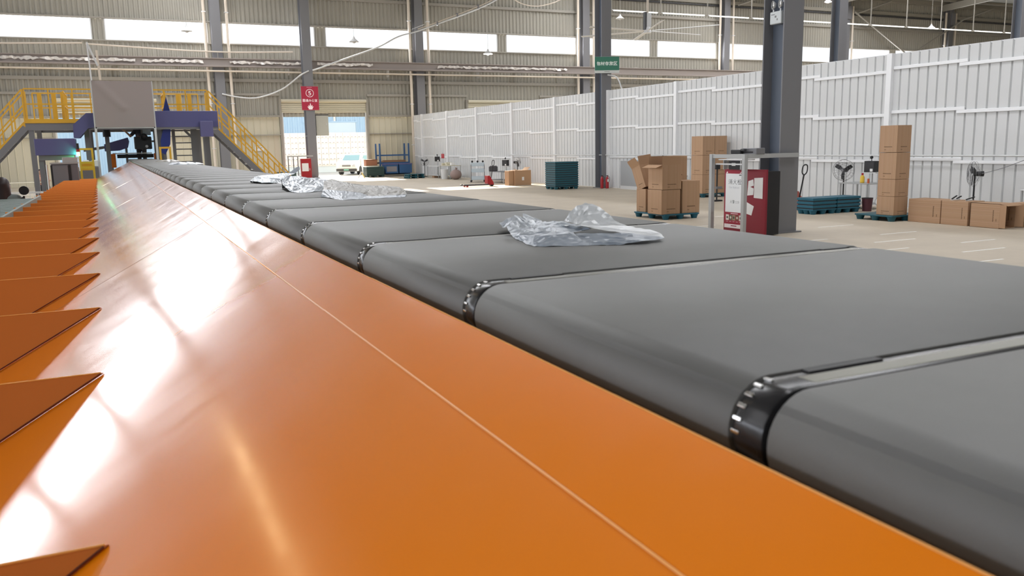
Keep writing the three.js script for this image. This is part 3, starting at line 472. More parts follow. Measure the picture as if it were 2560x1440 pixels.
// pallet with opened cartons before the big column
pallet('teal plastic pallet under the heap of opened cartons before the large column', [12.9, 0, -18.15], 1.12, 1.45, M.tealBright);
carton('closed carton at the front corner of the heap, under the opened carton', 12.83, 13.43, 0.14, 0.78, -18.2, -18.84);
carton('upright tall carton at the right front of the heap, by itself on the pallet', 13.5, 14.06, 0.14, 1.0, -18.2, -18.80);
openCarton('opened carton on top of the heap, its front flap standing up', 12.85, 13.45, 0.785, 1.43, -18.2, -18.84, { front: 0.03, back: -0.02, far: -0.03, side: 1.9 });
carton('carton at the back of the heap, beside the opened top carton', 13.5, 14.12, 0.14, 0.99, -18.84, -19.42);
carton('tall closed carton topping the back of the heap', 13.52, 14.13, 0.993, 1.64, -18.86, -19.42);
carton('closed carton under the tilted opened carton, at the side of the heap', 12.98, 13.46, 0.14, 0.77, -19.15, -19.6);
{ const o = openCarton('opened carton tilted outward with flaps spread, at the side of the heap', 12.98, 13.42, 0, 0.62, -19.15, -19.55, { side: 0.35, back: -0.5, front: 0.1, far: 0.05, flap: 0.24 }); o.position.y = 0.8; o.rotation.set(-0.32, 0, 0.13); }
// tall carton stack by the partition
pallet('dark teal pallet under the two tall carton columns by the partition', [19.22, 0, -24.72], 1.12, 1.3, M.teal);
for (let k = 0; k < 3; k++) for (let i = 0; i < 2; i++) carton(`carton in the ${['bottom', 'middle', 'top'][k]} layer of the tall stack by the partition, ${i ? 'wall side' : 'conveyor side'}`, 19.22 + i * 0.55, 19.76 + i * 0.55, 0.142 + k * 0.69, 0.142 + (k + 1) * 0.69 - 0.004, -24.75, -25.42, 'cartons in the tall stack by the partition');
// slim four-carton tower on its pallet
pallet('teal pallet carrying the slim tower of four cartons', [16.86, 0, -14.4], 1.15, 1.15, M.teal);
const towerY = [0.142, 0.60, 1.015, 1.655];
for (let k = 0; k < 3; k++) carton(`carton ${['at the bottom', 'second from the bottom', 'third from the bottom'][k]} of the slim tower`, 16.97, 17.44, towerY[k], towerY[k + 1] - 0.003, -14.46, -14.98, 'cartons of the slim tower', M.cardPrint, false);
openCarton('open-sided carton on top of the slim tower', 16.97, 17.44, 1.656, 2.3, -14.47, -14.98, {});
carton('small carton standing behind the slim tower', 17.52, 17.95, 0.0, 0.78, -14.95, -15.35);
for (let k = 0; k < 2; k++) carton(k ? 'lying carton in the middle of the floor row, by the fan' : 'lying carton nearest the slim tower in the floor row', 17.3, 17.86, 0, 0.55, k ? -13.42 : -14.32, k ? -12.74 : -13.44, 'cartons lying on the floor', M.cardPrintV);
{ // open-ended carton lying with its mouth toward the camera
  const g = thing('carton', 'lying open-ended carton with a dark mouth at the end of the floor row', 'cardboard box', [17.3, 0, -11.98]); const t = 0.008;
  b().box(0, t, 0, 0.54, -0.7, 0).box(0.52, 0.52 + t, 0, 0.54, -0.7, 0).box(0, 0.53, 0, t, -0.7, 0).box(0, 0.53, 0.532, 0.54, -0.7, 0).box(0, 0.53, 0, 0.54, -0.7, -0.69).mesh('body', M.cardPrintV, g);
  b().bar([0.005, 0.27, 0], [-0.02, 0.27, 0.16], 0.006, 0.5).mesh('flap', M.card, g); b().bar([0.26, 0.536, 0], [0.26, 0.5, 0.17], 0.5, 0.006).mesh('flap', M.card, g); b().bar([0.525, 0.27, 0], [0.62, 0.27, 0.13], 0.006, 0.5).mesh('flap', M.card, g);
}
carton('lying carton behind the open-ended one, cut by the frame edge', 18.0, 18.5, 0, 0.52, -11.7, -12.3, null, M.cardPrintV);
{ const g = thing('packing_tool', 'black-and-white tape dispenser on top of the lying cartons', 'tape dispenser', [17.6, 0.552, -13.3]); b().box(-0.12, 0.12, 0, 0.02, -0.04, 0.04, 0.005).mesh('base', M.white, g); b().bar([-0.14, 0.03, 0.02], [0.02, 0.10, 0.02], 0.03, 0.02).mesh('handle', M.black, g); b().bar([0.05, 0.03, 0], [0.2, 0.08, 0.0], 0.03, 0.02).mesh('blade_holder', M.black, g); }
{ const g = thing('box_cutter', 'second black-handled dispenser lying beside it on the cartons', 'tape dispenser', [17.62, 0.552, -12.95]); b().box(-0.1, 0.08, 0, 0.02, -0.03, 0.03, 0.005).mesh('base', M.white, g); b().bar([-0.12, 0.03, 0], [0.12, 0.08, 0.03], 0.03, 0.02).mesh('handle', M.black, g); }
// pallets: tall stack, low stacks
for (let k = 0; k < 12; k++) pallet(`dark teal pallet, ${ord(k + 1)} from the floor in the tall pallet stack`, [17.93, k * 0.1, -33.65], 1.22, 1.0, M.teal, 'pallets of the tall stack by the partition', k > 0);
for (let i = 0; i < 2; i++) for (let k = 0; k < 4; k++) pallet(`blue-teal pallet, ${ord(k + 1)} from the floor in the ${i ? 'wall-side' : 'conveyor-side'} low stack by the fan`, [16.9 + i * 0.89, k * 0.1, -17.0], 0.87, 0.62, M.tealBright, 'pallets of the low twin stack', k > 0);
pallet('dark teal pallet on the floor by the far corner desk', [17.45, 0, -53.4], 1.2, 1.0, M.teal);
{ const o = pallet('second dark pallet lying on the far corner pallet', [17.5, 0.142, -53.5], 1.15, 0.9, M.teal); }
for (let k = 0; k < 7; k++) pallet(`dark green pallet, ${ord(k + 1)} from the floor in the sunlit stack beside the roller door`, [16.1, k * 0.1, -58.6], 1.3, 1.0, M.greenCrate, 'green pallets beside the roller door', k > 0);
for (let k = 0; k < 5; k++) pallet(`dark green pallet, ${ord(k + 1)} from the floor in the stack beyond the mailers`, [10.0, k * 0.1, -58.9], 1.25, 1.0, M.greenCrate, 'green pallets beyond the mailers', k > 0);
// pedestal fans
function fan(label, x, z, hub, rad, turn, poleMat = M.black) {
  const g = thing('pedestal_fan', label, 'fan', [x, 0, z], turn);
  const base = new THREE.CylinderGeometry(0.2, 0.24, 0.05, 20); base.translate(0, 0.025, 0); b().add(base).mesh('base', M.black, g);
  b().rod([0, 0.05, 0], [0, hub - 0.05, 0], 0.022, 10).mesh('pole', poleMat, g);
  b().rod([0, hub, -0.2], [0, hub, 0.03], 0.07, 12, 0.055).mesh('motor', M.black, g);
  for (let k = 0; k < 3; k++) { const a = k * 2.094 + 0.5, s = new THREE.Shape(); s.moveTo(0.03, -0.02); s.quadraticCurveTo(rad * 0.4, -0.1, rad * 0.88, -0.05); s.lineTo(rad * 0.86, 0.05); s.quadraticCurveTo(rad * 0.4, 0.07, 0.03, 0.02); const q = new THREE.ExtrudeGeometry(s, { depth: 0.006, bevelEnabled: false, curveSegments: 6 }); q.rotateX(0.35); q.rotateZ(a); q.translate(0, hub, 0.05); b().add(q).mesh('blade', M.black, g); }
  const cg = b(); for (const [r, zz] of [[rad, 0.04], [rad * 0.97, 0.1], [rad * 0.75, 0.14], [rad * 0.5, 0.155], [rad * 0.25, 0.16], [rad * 0.97, -0.02], [rad * 0.6, -0.08]]) { const q = new THREE.TorusGeometry(r, 0.0035, 4, 40); q.translate(0, hub, zz); cg.add(q); }
  for (let k = 0; k < 20; k++) { const a = k / 20 * Math.PI * 2, c = Math.cos(a), s = Math.sin(a); cg.rod([c * 0.03, hub + s * 0.03, 0.16], [c * rad * 0.75, hub + s * rad * 0.75, 0.14], 0.002, 4); cg.rod([c * rad * 0.75, hub + s * rad * 0.75, 0.14], [c * rad, hub + s * rad, 0.04], 0.002, 4); cg.rod([c * rad, hub + s * rad, 0.04], [c * rad * 0.3, hub + s * rad * 0.3, -0.1], 0.002, 4); }
  cg.mesh('cage', M.greySteel, g).userData.kind = 'stuff';
  b().rod([0, hub, 0.155], [0, hub, 0.172], 0.045, 14).mesh('cage_badge', M.greySteel, g);
  return g;
}
fan('black pedestal fan facing the conveyor, behind the low pallet stacks', 20.0, -18.92, 1.07, 0.32, -1.15);
fan('black pedestal fan turned half away, behind the lying cartons', 20.0, -14.6, 1.05, 0.32, -2.3);
fan('small pedestal fan beside the middle packing desk', 19.7, -41.3, 1.12, 0.26, 0.8);
fan('small pedestal fan in the far corner by the wall column', 19.4, -55.6, 1.05, 0.3, -0.4);
// packing desks
function desk(label, x, z, w, d, h, mat) { const g = thing('packing_desk', label, 'desk', [x, 0, z]); b().box(-w / 2, w / 2, h - 0.03, h, -d / 2, d / 2, 0.006).mesh('table_top', mat, g); for (const sx of [-1, 1]) for (const sz of [-1, 1]) b().box(sx * (w / 2 - 0.04) - 0.02, sx * (w / 2 - 0.04) + 0.02, 0, h - 0.03, sz * (d / 2 - 0.04) - 0.02, sz * (d / 2 - 0.04) + 0.02).mesh('leg', M.alu, g); b().box(-w / 2 + 0.04, w / 2 - 0.04, 0.15, 0.17, -d / 2 + 0.03, d / 2 - 0.03).mesh('lower_shelf', mat, g); return g; }
function monitorShelf(label, x, y, z, turn) { const g = thing('scan_station', label, 'monitor', [x, y, z], turn); b().rod([0, 0, -0.08], [0, 0.62, -0.08], 0.018, 8).mesh('pole', M.alu, g); b().box(-0.2, 0.2, 0.27, 0.30, -0.2, 0.14, 0.004).mesh('shelf', M.white, g); b().box(-0.16, 0.16, 0.303, 0.62, -0.13, 0.12, 0.012).mesh('monitor_body', M.black, g); b().box(-0.13, 0.13, 0.33, 0.58, 0.12, 0.126).mesh('screen', M.blackGloss, g); b().box(0.02, 0.10, 0.32, 0.40, 0.126, 0.128).mesh('label_sticker', M.paper, g); b().rod([0, 0.62, 0], [0, 0.69, 0], 0.012, 8).mesh('camera_stem', M.black, g); const s = new THREE.SphereGeometry(0.045, 12, 8); s.translate(0, 0.72, 0.01); b().add(s).mesh('camera_ball', M.black, g); return g; }
desk('metal packing desk between the fan and the slim carton tower', 19.5, -17.75, 0.75, 1.05, 0.75, M.alu);
monitorShelf('black monitor with a ball camera above the desk by the slim carton tower', 19.55, 0.75, -17.5, -1.3);
{ const g = thing('spray_bottle', 'yellow bottle with a red cap on the desk by the slim carton tower', 'bottle', [19.35, 0.75, -17.62]); g.add(new THREE.Mesh(new THREE.LatheGeometry([[0, 0], [0.055, 0], [0.06, 0.02], [0.06, 0.17], [0.03, 0.21], [0.028, 0.23]].map((p) => new THREE.Vector2(...p)), 16), std([0.75, 0.5, 0.05], 0.4))); g.children[0].name = 'bottle_body'; b().rod([0, 0.22, 0], [0, 0.28, 0], 0.03, 10).mesh('cap', M.red, g); }
{ const g = thing('adhesive_bottle', 'small orange-red bottle on the desk, half hidden by the slim tower', 'bottle', [19.3, 0.75, -17.36]); b().rod([0, 0, 0], [0, 0.13, 0], 0.035, 10, 0.03).mesh('bottle_body', std([0.5, 0.1, 0.03], 0.4), g); b().rod([0, 0.13, 0], [0, 0.16, 0], 0.018, 8).mesh('cap', M.white, g); }
{ const g = thing('dust_bin', 'dark maroon bin on the floor beneath the desk by the slim tower', 'bin', [18.9, 0, -17.0]); b().rod([0, 0, 0], [0, 0.36, 0], 0.12, 14, 0.15).mesh('bin_body', std([0.08, 0.02, 0.03], 0.5), g); b().rod([0, 0.355, 0], [0, 0.375, 0], 0.155, 14).mesh('rim', M.black, g); }
{ const g = thing('floor_fan', 'small silver floor fan beside the pallet of the slim tower', 'fan', [18.75, 0, -16.45], -1.2); b().box(-0.1, 0.1, 0, 0.03, -0.06, 0.06, 0.01).mesh('base', M.darkGrey, g); b().rod([0, 0.03, 0], [0, 0.2, 0], 0.015, 8).mesh('stem', M.alu, g); const t = new THREE.TorusGeometry(0.12, 0.012, 8, 24); t.translate(0, 0.3, 0); b().add(t).mesh('ring', M.alu, g); b().rod([0, 0.3, -0.03], [0, 0.3, 0.03], 0.115, 20, 0.1).mesh('grille', M.galv, g); }
// desk at the middle of the partition with pallet jack, trolley
desk('grey packing desk with a printer, at the middle of the partition', 19.4, -42.6, 0.8, 1.9, 0.62, M.greySteel);
monitorShelf('black monitor with a ball camera on the desk behind the red pallet jack', 19.5, 0.62, -42.4, -0.9);
{ const g = thing('label_printer', 'grey printer on the desk behind the red pallet jack', 'printer', [19.2, 0.622, -43.4], -0.6); b().box(-0.22, 0.22, 0, 0.26, -0.2, 0.2, 0.03).mesh('printer_body', M.darkGrey, g); b().box(-0.18, 0.18, 0.26, 0.30, -0.15, 0.15, 0.02).mesh('lid', M.greySteel, g); }
{ const g = thing('tool_trolley', 'pale blue trolley on black castors behind the red pallet jack', 'trolley', [18.75, 0, -44.6], -0.4);
  const m = std([0.55, 0.66, 0.74], 0.4); for (const y of [0.12, 0.55, 0.9]) b().box(-0.4, 0.4, y, y + 0.2, -0.3, 0.3, 0.02).mesh('tray', m, g); for (const x of [-0.38, 0.38]) for (const z of [-0.28, 0.28]) { b().box(x - 0.02, x + 0.02, 0.1, 1.0, z - 0.02, z + 0.02).mesh('post', M.steel, g); const s = new THREE.SphereGeometry(0.06, 10, 8); s.translate(x, 0.06, z); b().add(s).mesh('castor', M.black, g); } for (const x of [-0.3, 0, 0.3]) { const s = new THREE.SphereGeometry(0.06, 10, 8); s.translate(x, 1.16, 0.22); b().add(s).mesh('knob', M.black, g); } }
function palletJack(label, x, z, turn, mat) { const g = thing('pallet_jack', label, 'pallet jack', [x, 0, z], turn);
  for (const s of [-0.2, 0.2]) { b().box(s - 0.07, s + 0.07, 0.07, 0.13, -1.3, 0.05, 0.015).mesh('fork', M.darkGrey, g); b().rod([s - 0.06, 0.045, -1.1], [s + 0.06, 0.045, -1.1], 0.045, 12).mesh('fork_wheel', M.red, g); }
  b().ext([[0, 0], [0.32, 0], [0.32, 0.12], [0.12, 0.45], [0, 0.45]], 0.4, new THREE.Matrix4().makeRotationY(-Math.PI / 2).setPosition(0.2, 0.08, 0.02)).mesh('pump_housing', mat, g);
  for (const s of [-0.08, 0.08]) b().rod([s - 0.03, 0.1, 0.3], [s + 0.03, 0.1, 0.3], 0.1, 16).mesh('steer_wheel', M.black, g);
  b().rod([0, 0.35, 0.28], [0, 1.02, 0.4], 0.022, 8).mesh('handle_bar', M.black, g);
  b().tube([[0, 1.0, 0.4], [-0.13, 1.08, 0.41], [-0.12, 1.26, 0.43], [0, 1.3, 0.44], [0.12, 1.26, 0.43], [0.13, 1.08, 0.41], [0, 1.0, 0.4]], 0.018, 36, 6).mesh('handle_loop', M.black, g);
  return g; }
palletJack('red pallet jack with dark lowered forks, standing near the middle of the partition', 17.0, -39.4, 1.55, M.red);
palletJack('pallet jack with an upright black handle, mostly hidden behind the low pallet stacks', 17.75, -18.75, 0.3, std([0.4, 0.08, 0.05], 0.5));
{ const g = carton('large torn brown carton with a white label on the floor at the partition', 18.4, 19.33, 0, 0.76, -38.9, -39.5, null, M.card); b().box(-0.06, 0.06, 0.25, 0.42, 0.299, 0.302).mesh('label_sticker', M.paper, g); b().bar([0.2, 0.76, 0.1], [0.45, 0.9, -0.1], 0.3, 0.006).mesh('flap', M.card, g); b().bar([-0.3, 0.76, 0.2], [-0.42, 0.84, 0.1], 0.3, 0.006).mesh('flap', M.card, g); }
carton('plain brown carton standing close beside the large torn carton', 18.1, 18.38, 0, 0.74, -39.0, -39.5, null, M.card);
// far corner packing table
desk('white packing table in the far corner of the partition', 19.5, -53.2, 0.8, 2.2, 0.78, M.white);
monitorShelf('black monitor on the white table in the far corner', 19.4, 0.78, -53.0, -0.5);
{ const g = thing('red_pouch', 'red pouch hanging beside the monitor in the far corner', 'pouch', [19.55, 1.28, -52.3]); b().rod([0, -0.5, -0.05], [0, 0, -0.05], 0.012, 6).mesh('stand_rod', M.alu, g); b().box(-0.02, 0.02, 0, 0.3, -0.3, 0.2, 0.02).mesh('pouch_body', M.red, g); b().rod([0, 0.3, -0.05], [0, 0.4, -0.05], 0.01, 6).mesh('hook', M.alu, g); }
{ const g = thing('clutter_pile', 'small pile of pale packing goods on the white far corner table', 'goods'); for (let i = 0; i < 7; i++) { const z = -50.9 + rr(-0.6, 0.7), x = 19.4 + rr(-0.25, 0.25), s = rr(0.08, 0.16); b().box(x - s, x + s, 0.0, s * 1.4, z - s, z + s, 0.03).mesh('parcel', i % 3 ? M.cream : M.paper, g); } g.position.y = 0.85; }
desk('second pale table beside the far corner table, carrying loose goods', 19.5, -50.9, 0.8, 1.8, 0.85, M.cream);
carton('brown carton under the white table in the far corner', 19.2, 19.7, 0.0, 0.14, -53.6, -53.2, null, M.card);
{ const g = thing('tall_bin', 'white bin on the floor beneath the far corner table', 'bin', [18.9, 0, -50.4]); b().rod([0, 0, 0], [0, 0.6, 0], 0.2, 16, 0.24).mesh('bin_body', M.white, g); b().rod([0, 0.59, 0], [0, 0.62, 0], 0.25, 16).mesh('rim', M.galv, g); }
{ const g = thing('bagged_goods', 'grey-brown sack on the floor beside the white bin', 'sack', [19.2, 0, -49.2]); const s = new THREE.SphereGeometry(0.35, 16, 12); s.scale(1, 0.9, 1.2); s.translate(0, 0.31, 0); b().add(s).mesh('sack_body', std([0.3, 0.22, 0.2], 0.8), g); b().rod([0, 0.6, 0], [0.05, 0.72, 0], 0.05, 8, 0.09).mesh('sack_neck', std([0.3, 0.22, 0.2], 0.8), g); }
// extinguishers at the partition column
for (let i = 0; i < 2; i++) { const g = thing('fire_extinguisher', `red fire extinguisher at the foot of the green-sign column, ${i ? 'with a white tag' : 'plain body'}`, 'extinguisher', [20.05 + i * 0.17, 0, -33.1 + i * 0.18]); const l = new THREE.LatheGeometry([[0, 0], [0.07, 0], [0.075, 0.02], [0.075, 0.42], [0.05, 0.5], [0.02, 0.53], [0.02, 0.57]].map((p) => new THREE.Vector2(...p)), 16); b().add(l).mesh('cylinder', M.red, g); b().box(-0.05, 0.05, 0.56, 0.59, -0.015, 0.015).mesh('valve', M.black, g); b().tube([[0.02, 0.56, 0], [0.1, 0.5, 0.02], [0.09, 0.3, 0.03]], 0.01, 12, 6).mesh('hose', M.black, g); if (i) b().box(-0.04, 0.04, 0.3, 0.42, 0.072, 0.08).mesh('tag', M.paper, g); }
{ const g = thing('wall_panel_door', 'grey flat access panel set in the partition beside the teal stack', 'panel', [20.43, 0, -31.2]); b().box(-0.02, 0.0, 0.15, 1.25, -0.9, 0.9, 0.004).mesh('panel_sheet', M.post, g); b().box(-0.04, -0.02, 0.6, 0.75, 0.7, 0.74).mesh('handle', M.galv, g); b().box(-0.02, 0.0, 0, 0.15, -0.9, 0.9).mesh('sill', M.galv, g); }
// printer desk behind the heap of cartons
desk('packing desk hidden behind the heap of cartons, its monitor showing above', 19.3, -27.0, 0.8, 1.5, 0.75, M.alu);
{ const g = monitorShelf('black monitor with a ball camera showing above the heap of cartons', 19.15, 0.75, -27.1, -1.0); b().box(0.2, 0.55, 0.5, 0.72, -0.1, 0.1, 0.01).mesh('grey_box', M.galv, g); }
{ const g = thing('stand_pole', 'black floor-standing pole device between hydrant frame and tall cartons', 'stand', [18.4, 0, -22.9]); b().box(-0.16, 0.16, 0, 0.05, -0.12, 0.12, 0.01).mesh('base', M.black, g); b().rod([0, 0.05, 0], [0, 1.15, 0], 0.025, 8).mesh('pole', M.black, g); b().box(-0.09, 0.09, 1.08, 1.25, -0.06, 0.06, 0.02).mesh('head', M.black, g); b().box(-0.05, 0.2, 0.42, 0.5, -0.03, 0.03).mesh('bracket', M.greySteel, g); }
// ---------- hydrant cabinet, guard frame and emergency light at the large column ----------
{
  const X = 12.3, z0 = -15.05, z1 = -13.72, g = thing('hydrant_cabinet', 'dark red fire hydrant cabinet with a white poster and taped papers', 'hydrant cabinet', [X, 0, 0]);
  b().box(0, 0.06, 0.02, 1.4, z0, z1, 0.006).mesh('front_frame', M.cabinetRed, g); b().box(0.06, 0.42, 0.02, 1.36, z0 + 0.02, z1 - 0.03, 0.01).mesh('cabinet_body', M.black, g);
  const face = canvasTex(512, 1024, (x, w, h) => {
    x.fillStyle = '#9c1b35'; x.fillRect(0, 0, w, h); x.fillStyle = '#eef1f3'; x.fillRect(18, 50, w - 36, 690);
    x.fillStyle = '#f5e9ea'; x.beginPath(); x.moveTo(20, 44); x.lineTo(60, 8); x.lineTo(76, 44); x.fill(); x.beginPath(); x.moveTo(380, 44); x.lineTo(440, 6); x.lineTo(450, 6); x.lineTo(410, 44); x.fill();
    x.fillStyle = '#444'; x.fillRect(370, 66, 110, 16);
    han(x, '消火栓', 92, 140, 108, 8, '#585c60'); x.fillStyle = '#b5bac0'; x.font = '44px serif'; x.fillText('Fire Hydrant', 112, 312);
    x.fillStyle = '#888d92'; han(x, '火警', 140, 520, 62, 5, '#80868a'); x.font = '60px serif'; x.fillText('119', 285, 578);
    x.fillStyle = '#e8d5d8'; x.fillRect(170, 756, 190, 14);
    const c = ['#e8e2da', '#6a6a58', '#9a8a72', '#7b4638', '#d8cfc8']; for (let i = 0; i < 5; i++) { x.fillStyle = c[i]; x.fillRect(40 + i * 88, 786, 78, 100); x.fillStyle = i % 2 ? '#d9d2c4' : '#4b4a42'; x.beginPath(); x.arc(78 + i * 88, 836, 22, 0, 7); x.fill(); }
    x.fillStyle = '#cfa8ae'; for (let i = 0; i < 5; i++) x.fillRect(46 + i * 88, 905, 56, 9);
    x.fillStyle = '#f2e8ea'; x.fillRect(0, 955, w, 69); x.fillStyle = '#8a2740'; x.fillRect(180, 976, 150, 16);
  });
  const pl = (nm, y0, y1, za, zb, mat, off = 0.003) => { const q = new THREE.PlaneGeometry(Math.abs(zb - za), y1 - y0); q.rotateY(-Math.PI / 2); q.translate(-off, (y0 + y1) / 2, (za + zb) / 2); const m = new THREE.Mesh(q, mat); m.name = nm; g.add(m); return m; };
  pl('poster', 0.1, 1.36, z0 + 0.03, -14.38, std(0xffffff, 0.4, 0, { map: face }), 0.004);
  b().box(-0.012, 0, 0.05, 1.37, -14.375, z1 + 0.02, 0.004).mesh('door', M.cabinetRed, g);
  const shp = (nm, pts, off) => { const q = new THREE.ShapeGeometry(new THREE.Shape(pts.map((p) => new THREE.Vector2(...p)))); q.rotateY(-Math.PI / 2); q.translate(-off, 0, 0); b().add(q).mesh(nm, M.paper, g); };
  shp('taped_paper', [[-14.06, 0.80], [-13.79, 0.79], [-13.79, 1.235], [-14.06, 1.22]], 0.016);
  shp('taped_paper', [[-14.27, 0.84], [-14.08, 0.86], [-14.07, 1.0], [-14.18, 1.03], [-14.07, 1.06], [-14.09, 1.19], [-14.24, 1.15]], 0.015);
  shp('taped_paper', [[-14.3, 0.45], [-14.12, 0.42], [-14.05, 0.62], [-14.28, 0.7]], 0.015);
  b().box(-0.03, -0.012, 0.72, 0.8, -14.36, -14.33, 0.004).mesh('handle', M.chrome, g);
}
{
  const g = thing('guard_frame', 'grey aluminium guard frame with a shelf around the hydrant cabinet', 'guard frame');
  const P = [[11.95, -15.05], [11.95, -13.98], [13.3, -13.8]];
  for (const [x, z] of [P[0], P[1]]) b().box(x - 0.045, x + 0.045, 0, 1.73, z - 0.045, z + 0.045, 0.006).mesh('post', M.alu, g);
  b().bar([11.95, 1.685, -15.0], [11.95, 1.685, -14.03], 0.05, 0.08).mesh('rail', M.alu, g);
  b().bar([11.99, 1.685, -13.955], [13.35, 1.685, -13.92], 0.06, 0.09).mesh('rail', M.alu, g);
  b().box(12.0, 12.28, 1.60, 1.62, -14.9, -14.05).mesh('shelf', M.galv, g);
  b().box(11.99, 12.03, 1.5, 1.53, -14.98, -14.02).mesh('rail', M.galv, g);
  for (const z of [-14.75, -14.2]) b().box(12.02, 12.1, 1.4, 1.6, z - 0.012, z + 0.012).mesh('bracket', M.alu, g);
}
{ const g = thing('barcode_scanner', 'black scanner with a pistol grip on top of the guard frame', 'scanner', [12.1, 1.73, -14.35]); b().box(-0.05, 0.05, 0.0, 0.09, -0.22, 0.1, 0.02).mesh('scanner_body', M.black, g); b().box(-0.045, 0.045, 0.06, 0.11, 0.08, 0.2, 0.02).mesh('nose', M.darkGrey, g); }
{ const g = thing('grey_device_box', 'flat grey device box on the guard frame beside the black scanner', 'device', [12.28, 1.72, -14.2]); b().box(-0.1, 0.14, 0, 0.13, -0.14, 0.3, 0.015).mesh('case', M.greySteel, g); b().box(-0.101, -0.098, 0.03, 0.06, -0.1, 0.2).mesh('port_strip', M.black, g); }
{ const g = thing('power_unit', 'black power unit under the shelf of the guard frame', 'device', [12.1, 1.5, -14.4]); b().box(-0.06, 0.06, -0.1, 0.09, -0.2, 0.15, 0.01).mesh('case', M.black, g); b().box(-0.064, -0.06, -0.02, 0.04, -0.1, 0.02).mesh('label_sticker', M.paper, g); }
{ // twin-lamp emergency light in the recess of the large column
  const g = thing('emergency_light', 'white twin-lamp emergency light high on the large column', 'emergency light', [13.06, 4.44, -14.33]);
  b().box(-0.09, 0.0, 0, 0.26, -0.17, 0.17, 0.02).mesh('housing', std([0.62, 0.66, 0.67], 0.4), g);
  b().box(-0.0905, -0.088, 0.13, 0.17, -0.02, 0.03).mesh('button', M.greySteel, g); b().box(-0.0905, -0.088, 0.07, 0.11, 0.04, 0.07).mesh('button', M.greySteel, g); b().box(-0.0905, -0.088, 0.19, 0.205, -0.13, -0.02).mesh('print', M.greySteel, g);
  for (const s of [-0.1, 0.11]) { b().rod([-0.05, 0.26, s], [-0.05, 0.31, s], 0.018, 8).mesh('neck', M.galv, g); const l = new THREE.LatheGeometry([[0, -0.06], [0.05, -0.045], [0.085, 0.0], [0.09, 0.02], [0.082, 0.022]].map((p) => new THREE.Vector2(...p)), 20); l.rotateZ(Math.PI / 2); l.rotateY(-0.4); l.translate(-0.06, 0.4, s); b().add(l).mesh('lamp_shell', M.white, g); const c = new THREE.SphereGeometry(0.078, 16, 10, 0, 6.29, 0, 0.9); c.scale(1, 0.4, 1); c.rotateZ(Math.PI / 2); c.rotateY(-0.4); c.translate(-0.045, 0.4, s - 0.004); b().add(c).mesh('lens', M.chrome, g); }
}
tag(b().tube([[13.0, 8, -14.1], [13.0, 6.2, -14.1], [13.0, 4.86, -14.12]], 0.016, 16).mesh('feed_cable', M.white), 'white cable feeding the emergency light down the large column', 'cable');
// ---------- signs ----------
function sign(name, label, pos, w, h, tex, turn = 0) { const g = thing(name, label, 'sign', pos, turn); b().box(-w / 2, w / 2, 0, h, -0.02, 0, 0.004).mesh('board', M.white, g); const q = new THREE.PlaneGeometry(w - 0.01, h - 0.01); q.translate(0, h / 2, 0.002); const m = new THREE.Mesh(q, std(0xffffff, 0.5, 0, { map: tex })); m.name = 'print'; g.add(m); return g; }
sign('red_sign', 'red board with a circled white 5, characters and a white crown mark', [12.63, 4.72, -59.62], 1.2, 1.62, canvasTex(360, 490, (x, w, h) => {
  x.fillStyle = '#a82540'; x.fillRect(0, 0, w, h); x.fillStyle = '#c77c8c'; x.fillRect(120, 14, 110, 14); x.strokeStyle = '#f3e8ea'; x.lineWidth = 11; x.beginPath(); x.arc(180, 140, 78, 0, 7); x.stroke();
  x.fillStyle = '#f3e8ea'; x.font = 'bold 120px sans-serif'; x.textAlign = 'center'; x.fillText('5', 180, 184); han(x, '圆通办公室', 22, 262, 58, 7, '#f0e4e7');
  x.fillStyle = '#f3e8ea'; for (const [a, l] of [[-1.05, 0.75], [-0.55, 0.85], [0, 1.15], [0.55, 0.85], [1.05, 0.75]]) { x.save(); x.translate(180, 470); x.rotate(a * 0.8); x.beginPath(); x.moveTo(-14, 0); x.quadraticCurveTo(-22, -60 * l, 0, -115 * l); x.quadraticCurveTo(22, -60 * l, 14, 0); x.fill(); x.restore(); } x.fillRect(140, 452, 80, 22);
}));
sign('green_sign', 'green hanging board with white characters on the partition column', [20.4, 5.14, -33.22], 1.12, 0.72, canvasTex(512, 330, (x, w, h) => { x.fillStyle = '#3f7d68'; x.fillRect(0, 0, w, h); han(x, '包材存放区', 38, 95, 84, 11, '#eef6f0', 1.05); x.fillStyle = '#d8dcd8'; x.fillRect(0, 276, w, 54); x.fillStyle = '#9aa39c'; x.fillRect(200, 296, 110, 12); }), -0.35);
{ const g = thing('switch_box', 'grey electrical box on the red sign column', 'electrical box', [13.42, 2.98, -59.85]); b().box(-0.42, 0.45, 0, 1.4, -0.3, 0.0, 0.02).mesh('case', std([0.42, 0.42, 0.37], 0.5), g); b().box(-0.45, 0.48, 1.4, 1.46, -0.32, 0.02).mesh('rain_hood', M.darkGrey, g); b().box(-0.5, -0.42, 0.2, 0.3, -0.25, -0.1).mesh('bracket', M.galv, g); b().box(0.3, 0.34, 0.7, 0.85, 0, 0.03).mesh('handle', M.galv, g); b().box(-1.3, -0.42, -0.03, 0.0, 0.01, 0.03).mesh('strap', M.galv, g); }
{ const g = thing('hydrant_cabinet', 'small red hydrant cabinet with a white notice at the red sign column foot', 'hydrant cabinet', [12.0, 0, -59.15]); b().box(-0.35, 0.35, 0.1, 1.42, -0.3, 0, 0.01).mesh('cabinet_body', M.red, g); b().box(-0.3, 0.15, 0.55, 1.1, 0.001, 0.006).mesh('notice', M.paper, g); b().box(0.2, 0.24, 0.6, 0.75, 0, 0.03).mesh('handle', M.chrome, g); b().box(-0.4, 0.9, 0, 0.1, -0.4, 0.1).mesh('plinth', M.post, g); }
